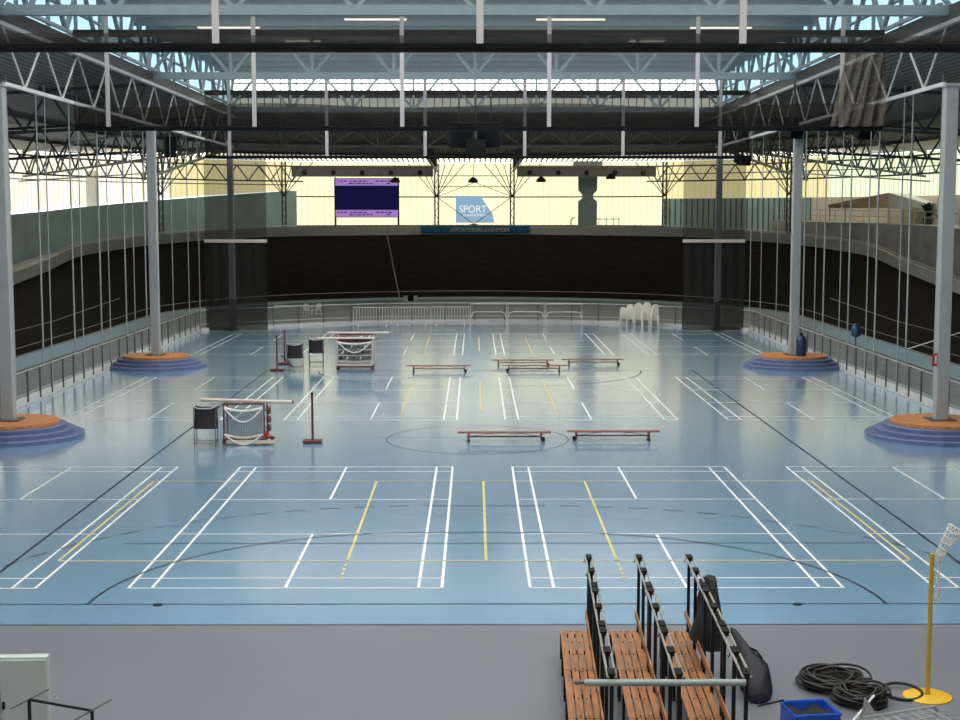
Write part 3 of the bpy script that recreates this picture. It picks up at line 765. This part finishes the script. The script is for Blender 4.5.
# ------------------------------------------------------------------ garden chairs and table at the far end
def chair_mesh():
    b = MB()
    b.box(-0.21, 0.21, -0.2, 0.2, 0.42, 0.45)
    for sx in (-1, 1):
        b.bar((sx*0.2, -0.2, 0.43), (sx*0.26, -0.24, 0), 0.045); b.bar((sx*0.19, 0.2, 0.43), (sx*0.25, 0.27, 0), 0.045)
        b.tube([(sx*0.25, -0.2, 0.43), (sx*0.27, -0.2, 0.64), (sx*0.26, 0.1, 0.66), (sx*0.2, 0.25, 0.66)], 0.028, 5)
    b.tube([(-0.21, 0.2, 0.44), (-0.21, 0.26, 0.74), (-0.13, 0.29, 0.87), (0, 0.3, 0.9), (0.13, 0.29, 0.87), (0.21, 0.26, 0.74), (0.21, 0.2, 0.44)], 0.035, 5)
    for x in (-0.13, -0.065, 0, 0.065, 0.13): b.bar((x, 0.2, 0.44), (x, 0.29, 0.87), 0.04, 0.02)
    return b
proto = chair_mesh().build('garden_chair', M['cream'], None, False)
first = True
stacks = [(9.85, 93.3, 5, 'leftmost and lowest stack'), (10.22, 93.0, 8, 'second stack from the left'), (10.68, 92.6, 10, 'third stack from the left'), (11.15, 92.3, 11, 'fourth stack from the left'), (11.6, 91.9, 9, 'rightmost stack')]
for (x, y, n, w_) in stacks:
    for k_ in range(n):
        if first: o = proto; first = False
        else: o = proto.copy(); COL.objects.link(o)
        o.location = (x, y-0.012*k_, 0.07*k_); o.rotation_euler = (0, 0, PI+0.35*(x-11))
        last = k_ == n-1
        tag(o, ('cream garden chair, topmost in the %s by the far right net' if last else 'cream garden chair inside the %s by the far right net') % w_, 'chair', 'chairs in the %s' % w_)
for x, y, w_, rz in ((-12.1, 102.4, 'left one', 0.6), (-11.55, 103.2, 'right one', -0.7)):
    o = proto.copy(); COL.objects.link(o); o.location = (x, y, -0.07); o.rotation_euler = (0, 0, rz)
    tag(o, 'white garden chair beside the far table beyond the fence, %s of two' % w_, 'chair', 'chairs by the far table')
t = thing('folding_table', 'white folding table beyond the far fence by the left net curtain', 'table', (-13.6, 103.0, -0.07))
MB().box(-1.0, 1.0, -0.4, 0.4, 0.70, 0.76).build('tabletop', M['white'], t)
for sx in (-0.9, 0.9):
    for sy in (-0.33, 0.33): MB().bar((sx, sy, 0), (sx, sy, 0.7), 0.04).build('leg', M['grey_plastic'], t)
t = thing('lap_board', 'small white lap board with a black middle on the far infield', 'board', (-5.35, 118.0, -0.07))
for x in (-0.42, 0.42): MB().box(x-0.17, x+0.17, -0.02, 0.02, 0.15, 0.6).build('white_plate', M['white'], t)
MB().box(-0.23, 0.23, -0.02, 0.02, 0.15, 0.6).build('black_plate', M['black'], t)
for x in (-0.4, 0.4): MB().bar((x, 0.03, 0), (x, 0.03, 0.55), 0.04).build('leg', M['galv'], t)

# ------------------------------------------------------------------ far end: scoreboard, posts, duct, banner
t = thing('scoreboard', 'wide scoreboard with navy screen and purple strips standing before the far windows', 'scoreboard', (-9.95, 131.3, 5.42))
MB().box(-2.95, 2.95, 0, 0.25, 1.55, 5.15).build('housing', M['black'], t)
sc_ = MB().box(-2.88, 2.88, -0.02, 0.0, 2.28, 4.42).build('screen', M['navy'], t)
for z0, z1 in ((4.46, 5.10), (1.6, 2.24)):
    p_ = MB().box(-2.88, 2.88, -0.03, 0.0, z0, z1).build('light_strip', M['purple'], t)
    mb = MB(); rr = random.Random(3)
    for row in (0.42, 0.2):
        x = -2.7
        while x < 2.6:
            w_ = rr.uniform(0.1, 0.4)
            if rr.random() < 0.62: mb.box(x, x+w_, -0.04, -0.03, z0+row-0.05, z0+row+0.05)
            x += w_+0.1
    mb.build('score_marks', M['screen_text'], p_)
for x in (-2.9, 2.9): MB().box(x-0.09, x+0.09, 0.05, 0.2, 0, 5.2).build('leg', M['dark_steel'], t)
t = thing('window_banner', 'light blue sports logo banner with cut corner on the far windows', 'banner', (0, YC+36.6, 6.45))
MB().prism([(-1.85, 0.0), (1.85, 0.0), (1.75, 0.75), (0.55, 2.58), (-1.85, 2.58)], 0, 0.03, 'y').build('panel', M['sky_blue'], t)
text('SPORT.', 0.95, (-0.1, -0.03, 1.28), M['backlit_white'], t, sx=0.95); text('VLAANDEREN', 0.36, (0.0, -0.03, 0.72), M['backlit_white'], t, sx=1.05)
def lattice_post(label, x, y):
    t = thing('lattice_post', label, 'post', (x, y, 5.42), 0, 'lattice posts on the far rim', 'thing')
    h = 6.5
    for sx in (-0.16, 0.16): MB().bar((sx, 0, 0), (sx, 0, h), 0.13).build('chord', M['dark_steel'], t)
    for i in range(10):
        z = i*h/10; s_ = 1 if i % 2 else -1
        MB().bar((-0.16*s_, 0, z), (0.16*s_, 0, z+h/10), 0.05).build('lacing', M['dark_steel'], t)
    for sx in (-1, 1):
        for dx, dz in ((2.6, 3.0), (1.6, 3.0), (0.8, 3.0)): MB().bar((0, 0, 3.45), (sx*dx, 0, 3.45+dz), 0.07).build('brace', M['dark_steel'], t)
    return t
lattice_post('dark lattice post at the left edge of the tall far windows', -17.0, 127.2)
lattice_post('dark lattice post between the scoreboard and the blue window banner', -3.55, 132.1)
lattice_post('dark lattice post right of the blue window banner', 3.45, 132.1)
lattice_post('dark lattice post at the outer right edge of the tall windows', 16.9, 127.3)
lattice_post('dark lattice post on the right bend at the near end of the teal wall', 26.3, 119.6)
lattice_post('dark lattice post on the left bend between the pier and the column', -26.3, 119.6)
t = thing('wind_brace', 'thin dark bracing rods crossing in front of the blue window banner', 'brace', (0, 132.3, 6.3))
MB().bar((-3.5, 0, 2.55), (-0.1, 0, 0.05), 0.06).build('rod', M['dark_steel'], t); MB().bar((3.4, 0, 2.55), (-0.1, 0, 0.05), 0.06).build('rod', M['dark_steel'], t)
MB().bar((-3.5, 0, 3.5), (3.4, 0, 3.5), 0.07).build('rod', M['dark_steel'], t); MB().bar((-3.5, 0, 4.5), (3.4, 0, 4.5), 0.07).build('rod', M['dark_steel'], t)
MB().bar((-3.5, 0, 2.6), (0, 0, 3.9), 0.05).build('rod', M['dark_steel'], t); MB().bar((3.4, 0, 2.6), (0, 0, 3.9), 0.05).build('rod', M['dark_steel'], t)
MB().lathe([(0.4, -0.1), (0.4, 0.06)], 10, (-0.1, 0, 0.0)).build('node_plate', M['dark_steel'], t)
t = thing('concrete_post', 'wide grey-green waisted concrete post before the far windows right of the banner', 'post', (10.62, 134.2, 5.42), 0, None, 'thing')
prof = [(-0.86, 0), (0.86, 0), (0.86, 3.05), (0.5, 3.35), (0.5, 3.7), (0.86, 4.1), (0.9, 6.4), (-0.9, 6.4), (-0.86, 4.1), (-0.5, 3.7), (-0.5, 3.35), (-0.86, 3.05)]
MB().prism(prof, 0, 1.0, 'y').build('shaft', M['concrete_post'], t)
MB().box(-1.35, 1.35, 0, 1.0, 6.4, 6.75).build('cap', M['concrete_post'], t)
t = thing('gallery_rail', 'small tube handrail beside the concrete post before the far windows', 'rail', (9.0, 133.6, 5.42))
MB().tube([(0, 0, 0), (0, 0, 1.35), (0.15, 0, 1.5), (0.4, 0, 1.5)], 0.06, 6).build('bent_tube', M['dark_steel'], t)
MB().tube([(2.3, 0, 1.4), (4.6, 0, 1.4)], 0.04, 6).build('rail', M['dark_steel'], t)
for x in (2.6, 3.3, 4.0, 4.5): MB().bar((x, 0, 0), (x, 0, 1.5), 0.05).build('post', M['dark_steel'], t)
o = MB().box(-0.4, 0.4, -0.3, 0.3, 0, 5.9).build('concrete_pier', M['beige'], loc=(-31.4, 117.2, 4.9)); tag(o, 'pinkish flat pier before the pale left bend windows', 'pier', kind='thing')
for x0, x1, w_ in ((-17.0, -3.9, 'left'), (3.9, 16.8, 'right')):
    t = thing('eaves_duct', 'long dark duct under the roof above the far windows, %s half' % w_, 'duct', ((x0+x1)/2, 132.6, 10.75), 0, 'dark ducts above the far windows')
    L = (x1-x0)/2
    MB().box(-L, L, 0, 1.0, 0, 0.72).build('body', M['dark_steel'], t); MB().box(-L, L, -0.05, 1.0, 0.72, 1.0).build('cover', M['brown'], t)
    for i in range(5): MB().lathe([(0.24, -0.03), (0.24, 0.03)], 12).build('outlet', M['black'], t, loc=(-L+1.2+i*(2*L-2.4)/4, -0.03, 0.36)).rotation_euler = (PI/2, 0, 0)

# ------------------------------------------------------------------ loudspeakers and lamps
def speaker(label, x, y, z, w, h, d, rz, tilt, zroof):
    t = thing('loudspeaker', label, 'speaker', (x, y, z), rz, 'black loudspeakers')
    bx = MB().prism([(-d/2, -h/2), (d/2, -h/2+0.12), (d/2, h/2-0.12), (-d/2, h/2)], -w/2, w/2, 'x').build('cabinet', M['black'], t); bx.rotation_euler = (tilt, 0, 0)
    g_ = MB().box(-w/2+0.05, w/2-0.05, -d/2-0.02, -d/2, -h/2+0.05, h/2-0.05).build('grille', M['black'], t); g_.rotation_euler = (tilt, 0, 0)
    MB().tube([(0, 0, h/2-0.1), (0, 0, zroof-z)], 0.05, 6).build('hanger', M['dark_steel'], t)
    return t
speaker('large black loudspeaker hanging in the centre, left box of the cluster', -0.85, 76.6, 11.55, 1.2, 1.3, 0.9, 0.35, 0.25, 13.7)
speaker('large black loudspeaker hanging in the centre, right box of the cluster', 0.85, 76.6, 11.55, 1.2, 1.3, 0.9, -0.35, 0.25, 13.7)
speaker('large black loudspeaker hanging in the centre, lowest box of the cluster', 0.05, 76.2, 10.8, 1.05, 0.95, 0.9, 0, 0.1, 13.7)
speaker('black loudspeaker under the left side roof near the far net', -18.4, 86.5, 11.35, 0.65, 1.25, 0.6, 0.4, 0.2, 13.4)
speaker('black loudspeaker left of the far right column', 14.9, 67.0, 11.35, 0.75, 1.0, 0.65, 0.5, 0.35, 13.4)
speaker('black loudspeaker near the right end of the second divider curtain', 17.3, 64.0, 11.05, 1.0, 0.75, 0.65, 0.6, 0.35, 13.4)
speaker('black loudspeaker under the right end of the farthest divider curtain', 17.2, 92.0, 10.75, 0.95, 0.6, 0.6, 0.5, 0.3, 13.4)
def lamp(label, x, y, z, zr):
    t = thing('high_bay_lamp', label, 'lamp', (x, y, z), 0, 'round lamps under the far roof')
    MB().lathe([(0.05, 0.42), (0.18, 0.36), (0.40, 0.16), (0.42, 0.0), (0.36, -0.05)], 16).build('shade', M['dark_steel'], t, True)
    MB().tube([(0, 0, 0.4), (0, 0, zr-z)], 0.025, 6).build('stem', M['dark_steel'], t)
lamp('round dark lamp hanging right of the scoreboard top', -6.7, 120.0, 9.95, 12.8)
lamp('round dark lamp hanging above the blue window banner', -0.15, 120.0, 9.95, 12.8)
lamp('round dark lamp hanging right of the middle lattice posts', 5.55, 120.0, 10.0, 12.8)
lamp('round dark lamp hanging right of the concrete post', 11.4, 120.0, 10.25, 12.8)

# ------------------------------------------------------------------ right terrace
sw = MB(); strip(sw, -40, 40, 33.2, zrim, 33.2, lambda p: lerp(p, [(-40, 5.6), (0, 6.4), (27, 6.6), (40, 6.75)])); strip(sw, -40, 40, 33.2, lambda p: lerp(p, [(-40, 5.6), (0, 6.4), (27, 6.6), (40, 6.75)]), 37, lambda p: lerp(p, [(-40, 5.6), (0, 6.4), (27, 6.6), (40, 6.75)]))
struct(sw.build('wall_terrace_front', M['stand']), 'stained grey concrete front of the right terrace')
t = thing('terrace_rail', 'thin tube railing along the edge of the right terrace', 'rail', (0, 0, 0))
zt = lambda p: lerp(p, [(-40, 5.6), (0, 6.4), (27, 6.6), (40, 6.75)])
for dz in (0.55, 1.0): MB().tube([(*bowl(33.3, p), zt(p)+dz) for p in phis(-30, 40, 2)], 0.03, 6).build('rail', M['galv'], t)
for p in phis(-30, 40, 3): x, y = bowl(33.3, p); MB().bar((x, y, zt(p)), (x, y, zt(p)+1.0), 0.05).build('post', M['galv'], t)
t = thing('market_tent', 'gabled tent with a tan and a white roof side on the right terrace', 'tent', (33.2, 112.6, 6.55), -0.75)
MB().add([(-5.2, -1.2, 1.5), (0, -1.2, 2.4), (0, 1.5, 2.4), (-5.2, 1.5, 1.5)], [(0,1,2,3)]).add([(-5.2, -1.2, 1.2), (0, -1.2, 1.2), (0, -1.2, 2.4), (-5.2, -1.2, 1.5)], [(0,1,2,3)]).build('tan_side', M['tan_roof'], t)
MB().add([(0, -1.2, 2.4), (3.2, -1.2, 1.55), (3.2, 1.5, 1.55), (0, 1.5, 2.4)], [(0,1,2,3)]).add([(0, -1.2, 1.1), (3.2, -1.2, 1.25), (3.2, -1.2, 1.55), (0, -1.2, 2.4)], [(0,1,2,3)]).build('white_side', M['white_canvas'], t)
for x in (-5.1, 0, 3.1):
    for y in (-1.15, 1.4): MB().bar((x, y, 0), (x, y, 1.5 if x else 2.35), 0.07).build('pole', M['galv'], t)
t = thing('potted_palm', 'dark leafy potted palm on the right terrace beside the tent', 'plant', (34.2, 107.6, 6.5))
MB().lathe([(0.32, 0), (0.42, 0.5), (0.45, 0.55)], 14).build('pot', M['dark_steel'], t, True)
lf = MB(); rr = random.Random(5)
for i in range(46):
    a = rr.uniform(0, 2*PI); e = rr.uniform(0.2, 1.3); L = rr.uniform(1.3, 2.1); pts = []
    for k_ in range(5):
        u = k_/4*L; pts.append(Vector((math.cos(a)*u*math.cos(e), math.sin(a)*u*math.cos(e), 0.6+u*math.sin(e)*1.1-0.25*u*u)))
    sd = Vector((-math.sin(a), math.cos(a), 0))
    lf.grid([[p-sd*0.13*math.sin((k_+0.6)/5*PI), p+sd*0.13*math.sin((k_+0.6)/5*PI)] for k_, p in enumerate(pts)])
lf.build('foliage', M['leaf'], t)
MB().tube([(0, 0, 0.5), (0.03, 0, 1.2)], 0.06, 6).build('stem', M['leaf'], t)

# ------------------------------------------------------------------ small things at the right side
t = thing('waste_bag_stand', 'dark blue bag holder leaning by the far right column on its plinth', 'bin', (15.52, 67.2, 0.56))
MB().lathe([(0.23, 0), (0.26, 0.1), (0.26, 0.75), (0.2, 0.92), (0.1, 0.98)], 14).build('body', M['bottle_blue'], t, True)
MB().lathe([(0.07, 0.97), (0.09, 1.04), (0.05, 1.1)], 10).build('neck', M['black'], t, True)
MB().tube([(-0.26, 0, 0.05), (-0.27, 0, 0.8), (-0.2, 0, 0.95)], 0.03, 6).build('pale_handle', M['grey_plastic'], t)
t = thing('signal_post', 'short post with a dark blue box on top by the right fence', 'post', (17.6, 65.3, -0.07))
MB().bar((0, 0, 0), (0, 0, 1.7), 0.05).build('upright', M['dark_steel'], t); MB().lathe([(0.1, 1.7), (0.22, 1.78), (0.23, 2.1), (0.12, 2.28), (0.05, 2.34)], 12).build('box', M['bottle_blue'], t, True)
t = thing('warning_sign', 'small red and white sign on the near right column', 'sign', (15.02, 46.0, 2.35), 0.5)
MB().box(-0.16, 0.16, -0.012, 0.0, 0, 0.42).build('plate', M['sign_red'], t); MB().box(-0.05, 0.05, -0.018, -0.012, 0.08, 0.34).build('white_field', M['white'], t)

# ------------------------------------------------------------------ changing-room benches in the foreground
ROT = math.atan(0.033)
def locker_bench(label, bx, by):
    """origin at the far end of the back line; runs 1.95 m towards the camera"""
    t = thing('cloakroom_bench', label, 'bench', (bx, by, 0), -ROT, 'cloakroom benches with hook rails')
    L = 2.03
    for i in range(4):
        x = -0.432+i*0.119
        b = MB(); b.box(x, x+0.098, -L, 0, 0.42, 0.452); b.cur = 1
        if i in (1, 2):
            for y in (-0.07, -0.65, -1.27, -L+0.07): b.lathe([(0.014, 0.452), (0.012, 0.458)], 8, (x+0.049, y, 0))
        b.build('seat_plank', [M['wood'], M['black']], t)
    MB().box(-0.03, -0.006, -L, 0, 0.69, 0.80).build('back_board', M['wood'], t)
    for y in (-0.08, -0.97, -L+0.08):
        MB().box(-0.003, 0.045, y-0.022, y+0.022, 0, 1.70).build('back_post', M['black_paint'], t)
        MB().box(-0.44, -0.40, y-0.02, y+0.02, 0, 0.42).build('front_leg', M['black_paint'], t)
        MB().box(-0.44, 0.03, y-0.02, y+0.02, 0.36, 0.419).build('seat_bearer', M['black_paint'], t)
    for x in (-0.03, 0.065): MB().tube([(x, -L, 1.71), (x, 0, 1.71)], 0.017, 8).build('hook_rail', M['chrome'], t, True)
    for i in range(3):
        y = -0.14-i*(L-0.28)/2
        h = MB().box(-0.03, 0.065, y-0.12, y+0.12, 1.685, 1.745)
        h.tube([(-0.045, y, 1.69), (-0.06, y, 1.63), (-0.075, y, 1.66)], 0.008, 6); h.tube([(0.075, y, 1.69), (0.09, y, 1.63), (0.105, y, 1.66)], 0.008, 6)
        h.build('coat_hook', M['black'], t)
    return t
for r_, bx in (('left', 1.84), ('middle', 2.66), ('right', 3.48)):
    for k_, w_ in enumerate(('farthest', 'middle', 'nearest')):
        locker_bench('slatted wooden cloakroom bench with hook rail, %s unit of the %s row' % (w_, r_), bx-0.033*2.05*k_, 22.82-2.05*k_)
t = thing('steel_tube', 'grey-green tube lying across the three bench rows', 'tube', (1.32, 16.70, 1.64))
MB().tube([(0, 0, 0), (1.96, 0.0, 0)], 0.042, 12).build('shaft', M['pipe'], t, True); MB().tube([(-0.12, 0, 0), (0, 0, 0)], 0.018, 8).build('spigot', M['dark_steel'], t)
# jacket on the right row
t = thing('hanging_jacket', 'dark jacket hanging on the hook rail of the right bench row', 'jacket', (3.56, 21.6, 1.66))
rows = []
for j in range(9):
    f = j/8; w_ = 0.2+0.45*min(1, f*2.0)+0.08*f; row = []
    for i in range(25):
        a = 2*PI*i/24
        row.append((0.02+0.09*(1-f)+math.cos(a)*(0.08+0.13*f)*(1+0.2*math.sin(3*a+f*5)), math.sin(a)*w_*(1+0.08*math.sin(5*a+f*6))-0.15*f, -f*0.92))
    rows.append(row)
b = MB().grid(rows); b.add(rows[0][:-1], [tuple(range(24))]); b.add(rows[-1][:-1], [tuple(range(24))]); b.build('body', M['cloth'], t, True)
for s_ in (-1, 1): MB().tube([(0.05, s_*0.3, -0.12), (0.10, s_*0.46, -0.4), (0.1, s_*0.48-0.1, -0.75)], 0.075, 10, r1=0.055).build('sleeve', M['cloth'], t, True)
# long bag leaning against the right row
t = thing('long_bag', 'dark navy long bag slumped against the right bench row', 'bag', (4.2, 21.0, 0))
pts = [(-0.19, 0.62, 0.84), (-0.16, 0.55, 0.80), (-0.11, 0.42, 0.68), (-0.04, 0.25, 0.54), (0.0, 0.08, 0.42), (0.03, -0.08, 0.32), (0.05, -0.22, 0.25), (0.05, -0.34, 0.20), (0.05, -0.40, 0.17), (0.05, -0.42, 0.16)]
rad = [0.02, 0.05, 0.09, 0.14, 0.20, 0.25, 0.25, 0.20, 0.12, 0.02]
vs = []
rows = []
for p, r in zip(pts, rad):
    rows.append([(p[0]+r*math.cos(a)*(1+0.10*math.sin(3*a+p[1]*9)), p[1]+0.5*r*math.sin(a), max(0.0, p[2]+r*1.05*math.sin(a)*(1+0.06*math.sin(4*a+p[1]*7)))) for a in [2*PI*i/20 for i in range(21)]])
b = MB().grid(rows); b.add(rows[0][:-1], [tuple(range(20))]); b.add(rows[-1][:-1], [tuple(range(20))]); b.build('body', M['navy_cloth'], t, True)
MB().tube([(-0.02, 0.3, 0.66), (0.12, 0.2, 0.62), (0.17, 0.05, 0.56), (0.15, -0.1, 0.48)], 0.016, 6).build('strap', M['black'], t)
# hoses
def coil(label, x, y, rx_, ry_, turns, hgt, seed, tail=None):
    rr = random.Random(seed); pts = []
    nn = turns*22
    for i in range(nn+1):
        a = 2*PI*i/22; k_ = i/22
        f = 1-0.52*((k_*0.37) % 1.0)
        w_ = 1+0.05*math.sin(k_*2.1+a)
        pts.append((rx_*f*w_*math.cos(a)+0.03*math.sin(k_*1.7), ry_*f*w_*math.sin(a)+0.03*math.cos(k_*2.3), 0.035+hgt*(k_/turns)*(0.8+0.2*math.sin(2*a+k_))))
    if tail: pts += tail
    t = thing('hose_coil', label, 'hose', (x, y, 0), 0, 'coiled black hoses')
    MB().tube(pts, 0.021, 8).build('hose', M['rubber'], t, True)
    return t
coil('coiled black hose on the grey floor, left pile farther from the yellow pole', 5.55, 21.35, 0.54, 0.52, 21, 0.21, 1)
coil('coiled black hose on the grey floor, pile nearest the wire basket', 5.77, 20.62, 0.41, 0.42, 22, 0.22, 2)
pts = [(0.30*math.cos(a), 0.33*math.sin(a), 0.045+0.02*math.sin(a)) for a in [2*PI*i/40 for i in range(40)]]
o = MB().tube([(p[0]*0.95, p[1], p[2]) for p in pts], 0.026, 8, True).build('rubber_ring', M['rubber'], None, True, (6.52, 21.0, 0)); tag(o, 'single black rubber ring lying partly on the yellow round base', 'ring')
# yellow pole
t = thing('net_pole', 'yellow pole with round yellow base and a white cord net on top', 'pole', (6.86, 20.87, 0))
MB().lathe([(0.36, 0), (0.36, 0.02), (0.33, 0.035), (0.05, 0.045)], 36).build('base', M['yellow'], t, True)
MB().tube([(0, 0, 0.03), (0, 0, 2.22)], 0.035, 12).build('shaft', M['olive_yellow'], t, True)
rg = MB(); ring0 = []
c0 = Vector((0.22, 0, 2.44)); ax = Vector((0.5, 0, 0.86)).normalized(); e1 = Vector((0, 1, 0)); e2 = Vector((0.86, 0, -0.5))
def hoop(u, a):
    c = Vector((0.07, 0, 2.12))+Vector((0.27, 0, 0.5))*u; r = 0.055+0.055*u
    return c+(e1*math.cos(a)+e2*math.sin(a))*r
nt = MB()
for i in range(10): nt.tube([hoop(u/6, 2*PI*(i+0.25*u)/10) for u in range(7)], 0.006, 4)
for u in range(7): nt.tube([hoop(u/6, 2*PI*i/14) for i in range(14)], 0.007, 4, True)
nt.build('cord_scoop', M['cord'], t)
nt = MB()
for i in range(5):
    nt.tube([(0.05+0.02*i+0.012*math.sin(k_*1.9+i), 0.04*math.cos(i*1.3), 2.2-k_*0.08) for k_ in range(10)], 0.007, 4)
nt.build('hanging_cord', M['cord'], t)
# blue crate
t = thing('plastic_crate', 'bright blue plastic crate at the bottom edge beside the bench rows', 'crate', (4.78, 19.6, 0), 0.15)
b = MB(); w_ = 0.33; d_ = 0.30; h_ = 0.28; th_ = 0.02
for (x0, x1, y0, y1) in ((-w_, w_, -d_, -d_+th_), (-w_, w_, d_-th_, d_), (-w_, -w_+th_, -d_, d_), (w_-th_, w_, -d_, d_)): b.box(x0, x1, y0, y1, 0, h_)
b.box(-w_, w_, -d_, d_, 0, 0.02)
b.build('shell', M['blue_plastic'], t)
b = MB()
b.tube([(-w_, -d_, h_), (w_, -d_, h_), (w_, d_, h_), (-w_, d_, h_)], 0.025, 6, True).build('rim', M['blue_plastic'], t)
rows = [[((i/8-0.5)*0.60, (j/6-0.5)*0.54, 0.20+0.05*math.sin(i*1.3)*math.cos(j*1.1)) for i in range(9)] for j in range(7)]
o = MB().grid(rows).build('dark_cloth', M['cloth'], None, True, (4.78, 19.6, 0)); o.rotation_euler = (0, 0, 0.15); tag(o, 'black cloth lying inside the bright blue crate', 'cloth')
o = MB().tube([(4.02, 19.55, 0.33), (4.42, 19.72, 0.36)], 0.014, 6).build('crate_stick', M['black_paint']); tag(o, 'thin black stick between the bench row and the blue crate', 'stick')
# wire basket and white rod
t = thing('wire_basket', 'grey wire basket at the bottom edge in front of the yellow pole', 'basket', (5.92, 18.55, 0), 0.38)
for x in (-0.62, 0.62):
    for y in (-0.3, 0.3): MB().bar((x, y, 0), (x, y, 0.5), 0.03).build('leg', M['galv'], t)
MB().tube([(-0.62, -0.3, 0.5), (0.62, -0.3, 0.5), (0.62, 0.3, 0.5), (-0.62, 0.3, 0.5)], 0.018, 6, True).build('rim', M['galv'], t)
b = MB()
for i in range(9): b.tube([(-0.62+i*0.155, -0.3, 0.49), (-0.62+i*0.155, 0.3, 0.49)], 0.009, 5)
for i in range(5): b.tube([(-0.62, -0.3+i*0.15, 0.49), (0.62, -0.3+i*0.15, 0.49)], 0.009, 5)
b.build('wire_grid', M['galv'], t)
MB().add([(-0.62, 0.31, 0.5), (-0.35, 0.31, 0.5), (-0.56, 0.31, 0.78)], [(0,1,2)]).add([(-0.62, 0.33, 0.5), (-0.35, 0.33, 0.5), (-0.56, 0.33, 0.78)], [(0,1,2)]).build('corner_plate', M['grey_plastic'], t)
o = MB().tube([(5.05, 18.35, 0.55), (5.55, 19.15, 0.62)], 0.016, 8).build('white_rod', M['white']); tag(o, 'short white rod slanting beside the wire basket', 'rod')
# cabinet and rack at the left corner
t = thing('metal_cabinet', 'pale green metal cabinet at the bottom left corner', 'cabinet', (-5.98, 17.2, 0), 0.05)
MB().box(-0.6, 0.645, 0.0, 0.14, 0.0, 1.8).build('body', M['locker'], t, bevel=0.01)
for x0, x1, hx in ((-0.59, 0.055, -0.03), (0.065, 0.635, 0.1)):
    d = MB().box(x0, x1, -0.022, -0.002, 0.06, 1.77).build('door', M['locker'], t, bevel=0.006)
    MB().box(hx-0.015, hx+0.015, -0.04, -0.022, 1.15, 1.24).build('handle', M['black'], d)
t = thing('coat_rack', 'thin black metal coat rack in front of the pale cabinet', 'rack', (-5.42, 16.75, 0), -0.42)
for x in (0, 0.95): MB().bar((x, 0, 0.03), (x, 0, 1.42), 0.03).build('upright', M['black_paint'], t); 
MB().bar((0, 0, 1.42), (0.95, 0, 1.42), 0.025).build('top_bar', M['black_paint'], t)
for x in (0, 0.95):
    MB().tube([(x-0.02, -0.3, 1.40), (x, 0, 1.42), (x+0.02, 0.33, 1.45)], 0.009, 6).build('arm', M['dark_steel'], t)
    MB().bar((x, -0.28, 0.02), (x, 0.28, 0.02), 0.035).build('foot', M['black_paint'], t)

# ------------------------------------------------------------------ light and camera
wd = bpy.data.worlds.new('overcast_sky'); scene.world = wd; wd.use_nodes = True
nt = wd.node_tree; bg = nt.nodes['Background']
bg.inputs['Color'].default_value = (0.80, 0.93, 1.0, 1); bg.inputs['Strength'].default_value = 2.4

cam = bpy.data.cameras.new('camera'); co = bpy.data.objects.new('camera', cam); COL.objects.link(co)
co.location = (0, 0, 7.29)
co.rotation_euler = (PI/2-math.atan(146/1419), 0, -math.atan(5/1419))
cam.sensor_fit = 'HORIZONTAL'; cam.sensor_width = 36; cam.lens = 1419/960*36; cam.clip_start = 0.1; cam.clip_end = 600
scene.camera = co
vs_ = scene.view_settings
vs_.view_transform = 'Standard'; vs_.look = 'None'; vs_.exposure = 0.12; vs_.gamma = 1; vs_.use_curve_mapping = False
cy = scene.cycles
cy.use_denoising = True; cy.max_bounces = 10; cy.transparent_max_bounces = 24; cy.diffuse_bounces = 4
cy.sample_clamp_indirect = 8
